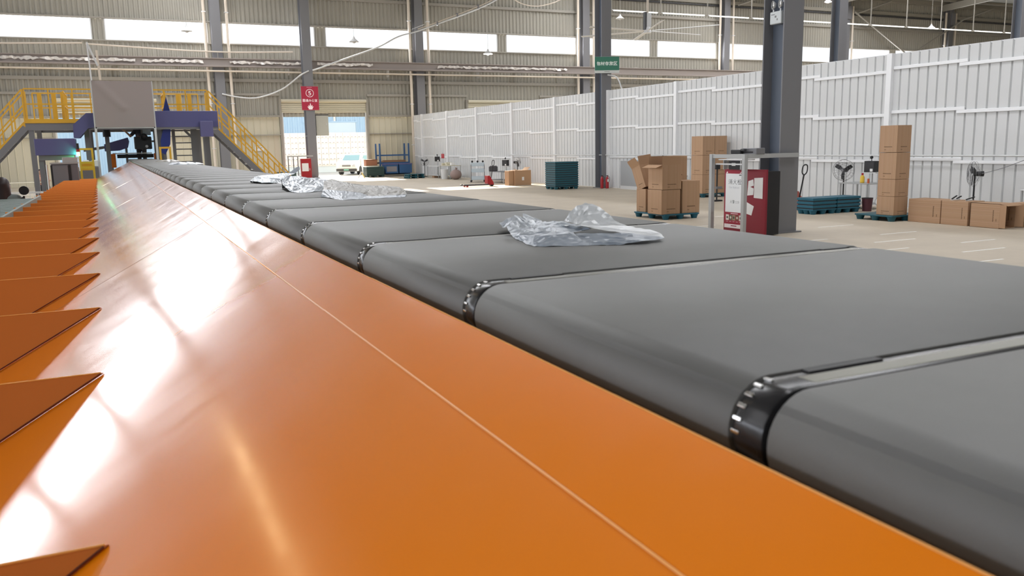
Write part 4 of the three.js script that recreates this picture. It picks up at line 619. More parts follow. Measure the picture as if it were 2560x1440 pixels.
{ const g = thing('guard_frame', 'light metal guard frame beside the small red hydrant cabinet', 'guard frame', [11.1, 0, -58.95]); for (const x of [-0.35, 0.0, 0.3]) b().box(x - 0.03, x + 0.03, 0, 1.55, -0.03, 0.03).mesh('post', M.greySteel, g); b().box(-0.4, 1.35, 1.55, 1.63, -0.05, 0.05).mesh('rail', M.alu, g); }
// blue rack in the far corner
{ const g = thing('storage_rack', 'blue steel storage rack with blue crates, beside the roller door', 'rack', [17.5, 0, -59.9]);
  for (const x of [0, 2.2]) for (const z of [0, -1.0]) b().box(x - 0.05, x + 0.05, 0, 2.35, z - 0.05, z + 0.05).mesh('upright', M.rackBlue, g);
  for (const y of [0.15, 0.95, 1.5]) for (const z of [0, -1]) b().box(0, 2.2, y - 0.05, y + 0.05, z - 0.03, z + 0.03).mesh('beam', M.rackBlue, g);
  b().box(0, 2.2, 0.98, 1.0, -1.0, 0).mesh('shelf', M.cardIn, g); }
for (let i = 0; i < 2; i++) { const g = thing('crate', `blue crate on the floor level of the blue rack, ${i ? 'partition side' : 'door side with a brown panel'}`, 'crate', [18.08 + i * 1.05, 0.21, -59.4]); b().box(-0.48, 0.48, 0, 0.68, -0.42, 0.42, 0.02).mesh('crate_body', M.rackBlue, g); b().box(-0.5, 0.5, 0.62, 0.7, -0.44, 0.44, 0.015).mesh('rim', M.blue, g); b().box(-0.38, 0.38, 0.12, 0.5, 0.42, 0.43).mesh('front_panel', i ? M.rackBlue : std([0.25, 0.24, 0.26], 0.6), g); }
{ const g = thing('board_stack', 'low stack of brown boards on the middle shelf of the blue rack', 'boards', [18.6, 1.001, -60.4]); for (let k = 0; k < 3; k++) b().box(-0.85 + k * 0.1, 0.9, k * 0.05, k * 0.05 + 0.045, -0.4, 0.35).mesh('board', M.cardIn, g); }
{ const g = thing('orange_tray', 'terracotta-coloured tray beside the blue rack', 'tray', [16.95, 0.78, -60.4]); b().box(-0.45, 0.4, 0, 0.4, -0.3, 0.3, 0.02).mesh('tray_body', std([0.42, 0.17, 0.09], 0.6), g); b().box(-0.47, 0.42, 0.4, 0.44, -0.32, 0.32).mesh('rim', std([0.3, 0.12, 0.06], 0.6), g); b().box(-0.45, 0.4, -0.78, 0, -0.3, 0.3).mesh('stand', M.cream, g); }
{ const g = thing('wet_floor_stand', 'yellow-white folding stand with a thin pole on the sunlit floor before the door', 'floor stand', [15.55, 0, -58.0]); b().bar([0, 0.42, 0], [-0.25, 0.0, 0.1], 0.1, 0.03).mesh('leg', M.white, g); b().bar([0, 0.42, 0], [0.25, 0, -0.1], 0.1, 0.03).mesh('leg', std([0.6, 0.5, 0.2], 0.5), g); b().rod([0, 0.2, 0], [0, 1.3, 0], 0.015, 6).mesh('pole', M.darkGrey, g); }
desk('white work table cut by the frame edge beyond the lying cartons', 20.0, -12.35, 0.7, 1.6, 0.72, M.white);
tag(b().tube([[20.05, 1.05, -14.45], [20.2, 1.2, -14.0], [20.38, 1.46, -13.4]], 0.008, 20, 5).mesh('fan_wire', M.greySteel), 'thin grey wire from the second pedestal fan up to the wall conduit', 'wire');

// ---------- yellow platform, stairs and blue conveyors at the far end ----------
const DECK = 3.1, PZ0 = -33, PZ1 = -36.6, PXL = -2.62, PXR = 3.3;
function railRun(g, a, c, n, h = 1.12) { // posts and two rails along a -> c (foot points)
  for (let k = 0; k <= n; k++) { const t = k / n, p = a.map((v, i) => v + (c[i] - v) * t); b().box(p[0] - 0.022, p[0] + 0.022, p[1], p[1] + h, p[2] - 0.022, p[2] + 0.022).mesh('rail_post', M.yellow, g); }
  for (const y of [h, h * 0.55]) b().bar([a[0], a[1] + y, a[2]], [c[0], c[1] + y, c[2]], 0.045).mesh('hand_rail', M.yellow, g);
  b().bar([a[0], a[1] + 0.06, a[2]], [c[0], c[1] + 0.06, c[2]], 0.015, 0.12).mesh('kick_plate', M.yellow, g);
}
{
  const g = thing('platform', 'yellow railed steel platform spanning the far end of the sorter', 'platform');
  b().box(PXL, PXR, DECK - 0.05, DECK, PZ1, PZ0).mesh('deck', M.greySteel, g);
  b().box(PXL, PXR, DECK - 0.02, DECK + 0.12, PZ0 - 0.01, PZ0 + 0.02).mesh('fascia', M.yellow, g);
  b().box(PXL, PXR, DECK - 0.26, DECK - 0.05, PZ0 - 0.12, PZ0).mesh('edge_beam', M.steel, g); b().box(PXL, PXR, DECK - 0.26, DECK - 0.05, PZ1, PZ1 + 0.12).mesh('edge_beam', M.steel, g);
  for (const x of [PXL + 0.15, -0.75, 1.55, PXR - 0.15]) for (const z of [PZ0 - 0.1, PZ1 + 0.1]) b().box(x - 0.08, x + 0.08, 0, DECK - 0.05, z - 0.08, z + 0.08).mesh('leg', M.greySteel, g);
  railRun(g, [PXL + 0.05, DECK, PZ0 - 0.04], [PXR - 0.05, DECK, PZ0 - 0.04], 8);
  railRun(g, [PXL + 0.05, DECK, PZ1 + 0.04], [PXR - 0.05, DECK, PZ1 + 0.04], 9, 1.2);
  railRun(g, [-1.45, DECK, PZ0 - 1.3], [-1.45, DECK, PZ1], 3); railRun(g, [1.9, DECK, PZ0 - 1.3], [1.9, DECK, PZ1], 3);
  for (const x of [-2.2, -1.75, 2.35, 2.75]) b().box(x - 0.07, x + 0.07, DECK, DECK + 1.05, PZ0 - 1.35, PZ0 - 1.31).mesh('gate_panel', M.yellow, g);
  for (let k = 0; k < 7; k++) b().bar([-1.4, DECK + 0.35 + 0.12 * k, PZ0 - 1.6], [-0.5, DECK + 0.35 + 0.12 * k, PZ0 - 1.6], 0.02).mesh('gate_bar', M.yellow, g);
  b().box(-0.52, -0.36, DECK, DECK + 1.15, PZ0 - 0.5, PZ0 - 0.44).mesh('gate_post', M.yellow, g); b().box(-1.5, -1.42, DECK, DECK + 1.05, PZ0 - 0.5, PZ0 - 0.44).mesh('gate_post', M.yellow, g);
}
function stairs(label, x0, dir) {
  const S = 1.12, run = DECK / S, g = thing('stairs', label, 'stairs', [x0, 0, 0]);
  for (const z of [PZ0 - 0.02, PZ0 - 1.12]) {
    b().bar([0, DECK - 0.16, z], [dir * run, -0.0, z], 0.05, 0.2).mesh('stringer', M.steel, g);
    b().bar([0, DECK + 0.0, z], [dir * run, 0.16, z], 0.03, 0.1).mesh('yellow_edge', M.yellow, g);
    const n = 7; for (let k = 0; k <= n; k++) { const t = k / n, x = dir * run * t, y = DECK * (1 - t); b().box(x - 0.022, x + 0.022, Math.max(0, y), y + 1.1, z - 0.022, z + 0.022).mesh('rail_post', M.yellow, g); }
    for (const h of [1.1, 0.58]) b().bar([0, DECK + h, z], [dir * run, h, z], 0.045).mesh('hand_rail', M.yellow, g);
  }
  for (let k = 1; k < 14; k++) { const x = dir * run * k / 14, y = DECK * (1 - k / 14); b().box(x - 0.13, x + 0.13, y - 0.04, y, PZ0 - 1.09, PZ0 - 0.05).mesh('tread', M.galv, g); }
}
stairs('yellow railed stairs going down from the platform toward the roller door', PXR, 1);
stairs('yellow railed stairs going down from the platform, cut by the frame edge', PXL, -1);
{
  const g = thing('sheet_portal', 'white tube portal over the belt, hung with a plain grey cloth sheet', 'portal', [0, 0, -31.3]);
  for (const x of [-0.47, 1.345]) b().box(x - 0.035, x + 0.035, 0, 4.38, -0.035, 0.035).mesh('leg', M.white, g);
  b().box(-0.47, 1.345, 2.84, 2.91, -0.035, 0.035).mesh('cross_bar', M.white, g); b().box(-0.47, 1.345, 4.32, 4.38, -0.035, 0.035).mesh('cross_bar', M.white, g);
  const q = new THREE.PlaneGeometry(1.8, 1.5, 24, 20), p = q.attributes.position; for (let i = 0; i < p.count; i++) { const x = p.getX(i), y = p.getY(i), d = (x + y * 0.9 + 0.15); p.setZ(i, 0.06 + 0.04 * Math.exp(-d * d * 60) * (y > -0.2 ? 1 : 0.2) + 0.006 * Math.sin(x * 7) * (0.7 - y)); } q.computeVertexNormals(); q.translate(0.44, 3.63, 0); b().add(q).mesh('cloth_sheet', M.cloth, g);
  b().rod([-0.45, 4.36, 0], [-0.48, 5.6, 0], 0.022, 8).mesh('pole', M.white, g); b().bar([-0.47, 5.55, 0.02], [-0.22, 4.85, 0.02], 0.06).mesh('brace', M.white, g); b().bar([-0.22, 5.35, 0.0], [-0.19, 4.4, 0], 0.07).mesh('brace', M.pipe, g);
}
const panel3 = (g, name, mat, pts, z, depth) => b().ext(pts, depth, new THREE.Matrix4().setPosition(0, 0, z - depth)).mesh(name, mat, g);
{
  const g = thing('transfer_conveyor', 'blue sided transfer conveyor on grey legs beside the control cabinet', 'conveyor');
  b().box(-2.12, -1.03, 2.0, 2.49, -28.94, -28.9, 0.01).mesh('side_guard', M.blue, g); b().box(-2.12, -1.03, 2.0, 2.49, -30.0, -29.96, 0.01).mesh('side_guard', M.blue, g); b().box(-2.12, -1.03, 2.1, 2.14, -29.96, -28.94).mesh('belt', M.black, g); b().box(-2.05, -1.1, 1.85, 2.0, -29.9, -29.0).mesh('frame', M.steel, g);
  for (const x of [-2.0, -1.15]) for (const z of [-29.1, -29.8]) b().box(x - 0.06, x + 0.06, 0, 1.9, z - 0.06, z + 0.06).mesh('leg', M.greySteel, g);
  for (let k = 0; k < 3; k++) b().rod([-1.86 + k * 0.12, 0.4, -28.95], [-1.86 + k * 0.12, 1.72, -28.95], 0.03, 10).mesh('chrome_post', M.chrome, g);
}
{
  const g = thing('curved_conveyor', 'blue curved conveyor guard dropping from the portal to the transfer conveyor', 'conveyor', [0, 0, -0.65]);
  panel3(g, 'side_guard', M.blue, [[-0.42, 3.36], [-0.72, 3.36], [-1.14, 2.98], [-1.16, 2.55], [-0.98, 2.55], [-0.7, 2.86], [-0.42, 2.9]], -31, 0.04);
  panel3(g, 'side_guard', M.blue, [[-0.42, 3.36], [-0.72, 3.36], [-1.14, 2.98], [-1.16, 2.55], [-0.98, 2.55], [-0.7, 2.86], [-0.42, 2.9]], -31.9, 0.04);
  panel3(g, 'bed', M.greySteel, [[-0.42, 3.05], [-0.7, 3.05], [-1.1, 2.66], [-1.1, 2.6], [-0.7, 2.98], [-0.42, 2.98]], -31.05, 0.84);
  b().box(-0.85, -0.7, 0, 2.9, -31.7, -31.55).mesh('leg', M.greySteel, g);
  for (const z of [-31.02, -31.88]) b().box(-0.42, 1.3, 2.9, 3.36, z - 0.04, z).mesh('side_guard', M.blue, g);
}
{
  const g = thing('cross_conveyor', 'long blue sided cross conveyor with a square blue motor box, roller-door side', 'conveyor');
  b().box(1.34, 3.42, 2.87, 3.42, -31.6, -31.56, 0.01).mesh('side_guard', M.blue, g); b().box(1.34, 3.42, 2.87, 3.42, -32.6, -32.56, 0.01).mesh('side_guard', M.blue, g); b().box(1.34, 3.42, 3.2, 3.24, -32.56, -31.6).mesh('belt', M.black, g); b().box(1.34, 3.42, 2.8, 2.87, -32.6, -31.56).mesh('frame', M.greySteel, g);
  b().box(2.79, 3.2, 2.53, 3.06, -31.54, -31.2, 0.01).mesh('motor_box', std([0.12, 0.115, 0.25], 0.45), g);
  for (const [x, w] of [[2.62, 0.1], [1.95, 0.05], [1.62, 0.05]]) b().box(x - w, x + w, 0, 2.8, -32.2, -32.05).mesh('leg', M.greySteel, g);
  b().box(2.9, 2.97, 0, 2.53, -31.9, -31.8).mesh('leg', M.steel, g);
  b().bar([2.62, 2.45, -32.1], [2.3, 2.8, -32.1], 0.08).mesh('knee_brace', M.greySteel, g);
  for (let k = 0; k < 8; k++) b().box(1.95, 2.55, 1.0 + k * 0.22, 1.04 + k * 0.22, -32.14, -32.1).mesh('cross_bar', M.greySteel, g);
  panel3(g, 'drop_chute', M.blueDeep, [[1.62, 2.85], [1.85, 2.85], [1.8, 2.3], [1.62, 1.95], [1.5, 2.0], [1.5, 2.4]], -31.65, 0.3);
  panel3(g, 'fin_plate', M.blueDeep, [[1.68, 3.42], [1.92, 3.42], [1.82, 3.95]], -32.3, 0.03);
}
{
  const g = thing('return_conveyor', 'blue curved lower conveyor guard seen through the portal', 'conveyor');
  panel3(g, 'side_guard', M.blue, [[-0.3, 2.36], [0.1, 2.48], [0.52, 2.6], [0.56, 2.45], [0.5, 2.22], [0.2, 2.12], [-0.3, 2.1]], -34.9, 0.04);
  panel3(g, 'bed', M.greySteel, [[-1.0, 2.2], [-0.3, 2.3], [0.5, 2.5], [0.5, 2.4], [-0.3, 2.2], [-1.0, 2.1]], -34.95, 0.8);
  b().box(-0.2, -0.1, 0, 2.2, -35.4, -35.3).mesh('leg', M.greySteel, g); b().box(0.4, 0.48, 0, 2.3, -35.4, -35.3).mesh('leg', M.greySteel, g);
}
{
  const g = thing('induction_head', 'dark end plate and orange bracket where the belt enters the machine', 'machine');
  b().box(0.1, 1.35, 1.84, 1.98, -34.75, -34.6, 0.01).mesh('entry_bar', M.black, g); b().box(-0.05, 1.3, 1.99, 2.03, -35.0, -34.6).mesh('top_plate', M.white, g);
  b().box(-0.16, 0.05, 1.5, 2.0, -34.7, -34.55, 0.01).mesh('bracket', M.fin, g); b().box(1.36, 1.5, 1.6, 2.0, -34.7, -34.55).mesh('bracket', M.fin, g);
  b().box(-0.24, -0.1, 0, 2.62, -33.4, -33.25).mesh('post', M.greySteel, g); b().rod([-0.17, 2.6, -33.3], [-0.17, 2.85, -33.3], 0.13, 14).mesh('drum', M.black, g);
  for (const x of [-0.1, 1.4]) b().box(x - 0.05, x + 0.05, 0, 1.6, -34.72, -34.6).mesh('leg', M.greySteel, g);
}
{
  const g = thing('scanner_head', 'dark grey scanning machine with a black ring under the grey sheet', 'machine', [0.98, 2.5, -33.6]);
  b().box(-0.28, 0.3, -0.35, 0.1, -0.2, 0.2, 0.03).mesh('case', M.darkGrey, g); const t = new THREE.TorusGeometry(0.1, 0.03, 10, 24); t.translate(0.05, 0.08, 0.24); b().add(t).mesh('ring', M.black, g); b().box(-0.03, 0.03, 0.1, 0.55, -0.03, 0.03).mesh('arm', M.steel, g); b().box(0.4, 0.46, -2.5, 0.5, -0.1, -0.04).mesh('post', M.steel, g); b().box(0.28, 0.42, -0.1, -0.04, -0.1, -0.04).mesh('bracket', M.steel, g); b().rod([0.12, -0.25, 0.2], [0.12, -0.25, 0.26], 0.05, 12).mesh('lens', M.galv, g); b().box(0.0, 0.3, 0.15, 0.36, -0.05, 0.0).mesh('glass_plate', std([0.5, 0.6, 0.72], 0.3), g);
}
{
  const g = thing('control_cabinet', 'grey electrical control cabinet with black seams, under the blue transfer conveyor', 'cabinet', [-1.25, 0, -27.2]);
  b().box(-0.4, 0.28, 0.05, 1.75, -0.4, 0, 0.015).mesh('cabinet_body', std([0.13, 0.13, 0.14], 0.5), g); b().box(-0.42, 0.3, 1.75, 1.79, -0.42, 0.02).mesh('roof_cap', M.alu, g); b().box(-0.1, 0.28, 1.79, 1.93, -0.38, -0.02, 0.01).mesh('top_box', M.alu, g); b().box(-0.36, 0.02, 0.12, 1.70, 0.001, 0.02).mesh('door', std([0.16, 0.16, 0.17], 0.45), g); b().box(-0.41, -0.36, 0.1, 1.72, 0.0, 0.012).mesh('seam', M.black, g); b().box(0.04, 0.1, 0.1, 1.72, 0.0, 0.012).mesh('seam', M.black, g);
}
{
  const g = thing('signal_tower', 'small signal tower lit green on the end of the blue transfer conveyor', 'signal light', [-0.98, 1.86, -28.8]);
  b().rod([0, -0.35, 0], [0, 0.1, 0], 0.015, 8).mesh('stem', M.galv, g); b().box(-0.08, 0.02, 0.02, 0.06, -0.14, 0.02).mesh('bracket', M.galv, g);
  const gl = std([0.2, 0.9, 0.5], 0.3, 0, { emissive: lin(0.25, 1, 0.55), emissiveIntensity: 2.2 }); b().rod([0, 0.1, 0], [0, 0.22, 0], 0.05, 14).mesh('green_lamp', gl, g);
  b().rod([0, 0.22, 0], [0, 0.3, 0], 0.05, 14).mesh('red_segment', M.red, g); b().rod([0, 0.3, 0], [0, 0.48, 0], 0.045, 14, 0.04).mesh('buzzer_cap', M.black, g);
  const l = new THREE.PointLight(0x66ffaa, 0.5); l.name = 'green_lamp_light'; l.position.set(-0.98, 2.02, -28.8); l.castShadow = true; scene.add(l);
}
for (const [lab, x0, x1, z] of [['low yellow guard frame beside the control cabinet, seen through the portal legs', -0.98, -0.62, -30], ['low yellow guard frame on the roller-door side of the portal', 1.38, 1.68, -30]]) { const g = thing('guard_frame', lab, 'guard frame', [0, 0, z]); for (const x of [x0, x1]) b().box(x - 0.03, x + 0.03, 0, 2.2, -0.03, 0.03).mesh('post', M.yellow, g); for (const y of [1.6, 1.75, 2.17]) b().box(x0, x1, y - 0.03, y + 0.03, -0.02, 0.02).mesh('rail', M.yellow, g); b().box(x0, x1, 1.5, 1.74, -0.4, -0.38).mesh('infill', x0 < 0 ? M.yellow : M.cardIn, g); }
{ const g = thing('parcel_pile', 'pale parcels behind the low yellow guard frame', 'parcels', [-0.8, 0, -31.2]); b().box(-0.3, 0.3, 0, 1.6, -0.3, 0.3, 0.02).mesh('stand', M.greySteel, g); for (let k = 0; k < 4; k++) b().box(-0.28 + k * 0.13, -0.1 + k * 0.13, 1.6, 1.78 + 0.04 * (k % 2), -0.25, 0.1, 0.03).mesh('parcel', M.paper, g); }
// slatted rack beside the chutes
{
  const g = thing('slatted_rack', 'grey-green slatted rack standing beside the orange chutes, cut by the frame edge', 'rack', [0, 0, 0]);
  const m = std([0.17, 0.22, 0.2], 0.5);
  for (let k = 0; k < 26; k++) { const z = -9.2 - k * 0.17; b().box(-1.9, -1.02, 1.38, 1.41, z - 0.1, z).mesh('slat', m, g); }
  b().box(-1.02, -0.99, 1.05, 1.44, -13.65, -9.1).mesh('side_plate', m, g); b().box(-1.93, -1.9, 1.05, 1.44, -13.65, -9.1).mesh('side_plate', m, g);
  for (const x of [-1.87, -1.04]) for (const z of [-9.3, -11.4, -13.5]) b().box(x - 0.03, x + 0.03, 0, 1.38, z - 0.03, z + 0.03).mesh('leg', M.greySteel, g);
}
{ const g = thing('desk_lamp_fan', 'small round black fan clipped on a thin stand by the slatted rack', 'fan', [-1.27, 0, -14.2]); b().rod([0, 0.03, 0], [0.02, 1.42, 0], 0.014, 8).mesh('stem', M.black, g); b().rod([0, 0, 0], [0, 0.03, 0], 0.13, 14).mesh('base', M.black, g); b().rod([0.03, 1.5, -0.03], [0.03, 1.5, 0.04], 0.065, 18).mesh('head', M.black, g); b().bar([0.02, 1.4, 0], [-0.07, 1.34, 0], 0.03).mesh('clip', M.black, g); }
{ const g = desk('pale work table under the platform stairs, where a worker sits', -3.7, -44.2, 1.5, 0.7, 0.8, M.cream); }
{ const g = thing('wire_trolley', 'thin wire cage trolley behind the person with dark hair', 'trolley', [-2.3, 0, -27]); for (const x of [-0.45, 0.45]) for (const z of [-0.3, 0.3]) b().rod([x, 0.08, z], [x, 1.0, z], 0.014, 6).mesh('upright', M.galv, g); for (const y of [0.2, 0.6, 0.98]) { b().tube([[-0.45, y, -0.3], [0.45, y, -0.3], [0.45, y, 0.3], [-0.45, y, 0.3]], 0.012, 40, 5, true).mesh('wire_ring', M.galv, g); } for (let k = 0; k < 9; k++) b().rod([-0.4 + k * 0.1, 0.2, 0.3], [-0.4 + k * 0.1, 0.98, 0.3], 0.006, 4).mesh('wire', M.galv, g); for (const x of [-0.45, 0.45]) for (const z of [-0.3, 0.3]) { const s = new THREE.SphereGeometry(0.045, 8, 6); s.translate(x, 0.045, z); b().add(s).mesh('castor', M.black, g); } }
// ---------- people ----------
function fieldMesh(bones, cell, k = 0.03) { // smooth union of tapered capsules -> geometry
  const lo = [1e9, 1e9, 1e9], hi = [-1e9, -1e9, -1e9];
  for (const [a, c, ra, rb] of bones) for (let i = 0; i < 3; i++) { lo[i] = Math.min(lo[i], a[i] - ra, c[i] - rb); hi[i] = Math.max(hi[i], a[i] + ra, c[i] + rb); }
  const size = Math.max(...hi.map((v, i) => v - lo[i])) * 1.08 + 4 * cell, mid = hi.map((v, i) => (v + lo[i]) / 2), N = Math.min(150, Math.ceil(size / cell));
  const mc = new MarchingCubes(N, new THREE.MeshBasicMaterial(), false, false, 160000); mc.isolation = 0;
  for (let z = 0; z < N; z++) for (let y = 0; y < N; y++) for (let x = 0; x < N; x++) {
    const p = [x, y, z].map((v, i) => mid[i] + (v - N / 2) / (N / 2) * size / 2); let d = 1e3;
    for (const [a, c, ra, rb] of bones) { let t = 0, L = 0; for (let i = 0; i < 3; i++) { t += (p[i] - a[i]) * (c[i] - a[i]); L += (c[i] - a[i]) ** 2; } t = L ? Math.max(0, Math.min(1, t / L)) : 0; let q = 0; for (let i = 0; i < 3; i++) q += (p[i] - a[i] - (c[i] - a[i]) * t) ** 2; const e = Math.sqrt(q) - (ra + (rb - ra) * t); const h = Math.max(k - Math.abs(d - e), 0) / k; d = Math.min(d, e) - h * h * k / 4; }
    mc.field[x + y * N + z * N * N] = -d;
  }
  mc.update(); const n = mc.count, P = new Float32Array(n * 3), Q = new Float32Array(n * 3); for (let i = 0; i < n; i++) for (let j = 0; j < 3; j++) { P[i * 3 + j] = mid[j] + mc.positionArray[i * 3 + j] * size / 2; Q[i * 3 + j] = mc.normalArray[i * 3 + j]; }
  const g = new THREE.BufferGeometry(); g.setAttribute('position', new THREE.BufferAttribute(P, 3)); g.setAttribute('normal', new THREE.BufferAttribute(Q, 3)); return g;
}
const hand = (w, dir, s = 1) => { const o = [], d = V(...dir).normalize(), side = V(0, 1, 0).cross(d).normalize(), up = d.clone().cross(side); const at = (f, sd, u) => [w[0] + d.x * f + side.x * sd + up.x * u, w[1] + d.y * f + side.y * sd + up.y * u, w[2] + d.z * f + side.z * sd + up.z * u]; o.push([at(0, 0, 0), at(0.075, 0, 0), 0.028, 0.036]); [[-0.03, 0.07], [-0.01, 0.08], [0.01, 0.075], [0.03, 0.06]].forEach(([sd, l]) => { o.push([at(0.08, sd, 0), at(0.08 + l * 0.5, sd * 1.1, -0.008), 0.010, 0.009], [at(0.08 + l * 0.5, sd * 1.1, -0.008), at(0.08 + l * 0.9, sd * 1.1, -0.028), 0.009, 0.008]); }); o.push([at(0.02, -0.03 * s, 0), at(0.06, -0.06 * s, -0.012), 0.012, 0.010], [at(0.06, -0.06 * s, -0.012), at(0.09, -0.06 * s, -0.025), 0.010, 0.008]); return o; };
function person(label, pos, turn, J, look, hairStyle) {
  const g = thing('person', label, 'person', pos, turn), skin = std([0.42, 0.25, 0.17], 0.55);
  const { pelvis, chest, neck, head, sh, el, wr, hip, kn, an } = J, body = [];
  body.push([pelvis, chest, 0.13, 0.15], [chest, neck, 0.13, 0.055], [neck, head, 0.05, 0.06]);
  body.push([[head[0], head[1] + 0.05, head[2] - 0.01], [head[0], head[1] + 0.06, head[2] + 0.01], 0.092, 0.09], [[head[0], head[1] - 0.03, head[2] + 0.03], [head[0], head[1] - 0.06, head[2] + 0.055], 0.06, 0.04], [[head[0], head[1] + 0.03, head[2] + 0.095], [head[0], head[1] + 0.005, head[2] + 0.112], 0.010, 0.015]);
  for (const s of [0, 1]) { body.push([[sh[s][0] * 0.5, sh[s][1], sh[s][2]], sh[s], 0.085, 0.065], [sh[s], el[s], 0.056, 0.042], [el[s], wr[s], 0.042, 0.028], [hip[s], kn[s], 0.092, 0.06], [kn[s], an[s], 0.06, 0.038], [an[s], [an[s][0], an[s][1] - 0.03, an[s][2] + 0.15], 0.042, 0.032]); const dir = [0, 1, 2].map((i) => wr[s][i] - el[s][i]); body.push(...hand(wr[s], dir, s ? -1 : 1)); for (const e of [-1, 1]) if (s) body.push([[head[0] + e * 0.085, head[1] + 0.03, head[2]], [head[0] + e * 0.092, head[1] + 0.0, head[2] - 0.005], 0.016, 0.012]); }
  b().add(fieldMesh(body, 0.014, 0.025)).mesh('body', skin, g);
  const up = (r, add) => [r[0], r[1], r[2] + add, r[3] + add];
  const shirt = [up(body[0], 0.014), up([chest, [neck[0], neck[1] - 0.05, neck[2]], 0.13, 0.07], 0.014)]; for (const s of [0, 1]) shirt.push([[sh[s][0] * 0.5, sh[s][1], sh[s][2]], sh[s], 0.098, 0.08], [sh[s], look.long ? wr[s] : el[s].map((v, i) => sh[s][i] + (v - sh[s][i]) * 0.75), 0.074, look.long ? 0.042 : 0.064]);
  b().add(fieldMesh(shirt, 0.014, 0.03)).mesh('shirt', std(look.shirt, 0.85), g);
  const tr = [[pelvis, [pelvis[0], pelvis[1] + 0.03, pelvis[2]], 0.15, 0.15]]; for (const s of [0, 1]) tr.push([hip[s], kn[s], 0.112, 0.08], [kn[s], an[s], 0.08, 0.062]);
  b().add(fieldMesh(tr, 0.014, 0.03)).mesh('trousers', std(look.trousers, 0.85), g);
  const hh = [[[head[0], head[1] + 0.075, head[2] - 0.025], [head[0], head[1] + 0.06, head[2] - 0.03], 0.098, 0.096]]; if (hairStyle === 'long') hh.push([[head[0], head[1] + 0.05, head[2] - 0.05], [head[0], head[1] - 0.2, head[2] - 0.09], 0.095, 0.085], [[head[0] - 0.06, head[1], head[2] - 0.05], [head[0] - 0.09, head[1] - 0.18, head[2] - 0.05], 0.05, 0.04], [[head[0] + 0.06, head[1], head[2] - 0.05], [head[0] + 0.09, head[1] - 0.2, head[2] - 0.05], 0.05, 0.04]);
  b().add(fieldMesh(hh, 0.012, 0.03)).mesh('hair', std([0.025, 0.012, 0.012], 0.5), g);
  for (const e of [-1, 1]) { const s = new THREE.SphereGeometry(0.012, 10, 8); s.translate(head[0] + e * 0.033, head[1] + 0.035, head[2] + 0.088); b().add(s).mesh('eye', M.black, g); }
  b().box(head[0] - 0.022, head[0] + 0.022, head[1] - 0.04, head[1] - 0.032, head[2] + 0.088, head[2] + 0.096, 0.003).mesh('mouth', std([0.3, 0.08, 0.07], 0.5), g);
  for (const s of [0, 1]) b().add(fieldMesh([[[an[s][0], an[s][1] - 0.03, an[s][2] - 0.03], [an[s][0], an[s][1] - 0.045, an[s][2] + 0.16], 0.05, 0.042]], 0.012)).mesh('shoe', M.darkGrey, g);
  return g;
}
const standing = (o = {}) => ({ pelvis: [0, 0.92, 0], chest: [0, 1.22, 0.02], neck: [0, 1.43, 0.0], head: [0, 1.53, 0.02], sh: [[-0.17, 1.36, 0], [0.17, 1.36, 0]], el: [[-0.23, 1.1, 0.06], [0.23, 1.1, 0.06]], wr: [[-0.2, 1.0, 0.28], [0.2, 1.0, 0.28]], hip: [[-0.09, 0.88, 0], [0.09, 0.88, 0]], kn: [[-0.1, 0.48, 0.02], [0.1, 0.48, 0.02]], an: [[-0.1, 0.085, -0.02], [0.1, 0.085, -0.02]], ...o });
const seated = { pelvis: [0, 0.56, -0.02], chest: [0, 0.88, 0.05], neck: [0, 1.1, 0.07], head: [0, 1.2, 0.11], sh: [[-0.17, 1.02, 0.06], [0.17, 1.02, 0.06]], el: [[-0.22, 0.82, 0.24], [0.22, 0.82, 0.24]], wr: [[-0.15, 0.84, 0.46], [0.15, 0.84, 0.46]], hip: [[-0.09, 0.55, 0.02], [0.09, 0.55, 0.02]], kn: [[-0.1, 0.52, 0.42], [0.1, 0.52, 0.42]], an: [[-0.1, 0.085, 0.38], [0.1, 0.085, 0.38]] };
person('person with long dark hair seen from behind, in a grey-green top beside the slatted rack', [-1.52, 0.0, -14.3], Math.PI - 0.25, standing(), { shirt: [0.20, 0.23, 0.22], trousers: [0.05, 0.05, 0.07], long: true }, 'long');
person('seated person with short dark hair in a pink shirt, under the platform stairs', [-3.25, 0, -45.1], 0.7, seated, { shirt: [0.62, 0.33, 0.24], trousers: [0.02, 0.02, 0.025], long: true }, 'short');
{ const g = thing('stool', 'dark stool under the seated person in the pink shirt', 'stool', [-3.26, 0, -45.12]); b().rod([0, 0.36, 0], [0, 0.41, 0], 0.17, 16).mesh('seat', M.black, g); for (let k = 0; k < 4; k++) { const a = k * 1.571 + 0.78; b().rod([Math.cos(a) * 0.17, 0, Math.sin(a) * 0.17], [Math.cos(a) * 0.11, 0.37, Math.sin(a) * 0.11], 0.015, 8).mesh('leg', M.steel, g); } }
{ const P = standing({ head: [0.02, 1.5, 0.06], el: [[-0.3, 1.16, 0.2], [0.22, 1.1, 0.12]], wr: [[-0.42, 1.36, 0.42], [0.1, 1.12, 0.36]] }); person('worker reaching out an arm behind the portal, head hidden by the grey sheet', [0.98, 1.5, -35.7], -0.35, P, { shirt: [0.05, 0.055, 0.08], trousers: [0.04, 0.04, 0.05], long: false }, 'short'); }
{ const g = thing('work_step', 'dark steel step the worker behind the portal stands on', 'step', [0.98, 0, -35.7]); b().box(-0.4, 0.35, 1.4, 1.5, -0.35, 0.35, 0.01).mesh('tread', M.greySteel, g); for (const x of [-0.35, 0.3]) for (const z of [-0.3, 0.3]) b().box(x - 0.03, x + 0.03, 0, 1.4, z - 0.03, z + 0.03).mesh('leg', M.steel, g); }
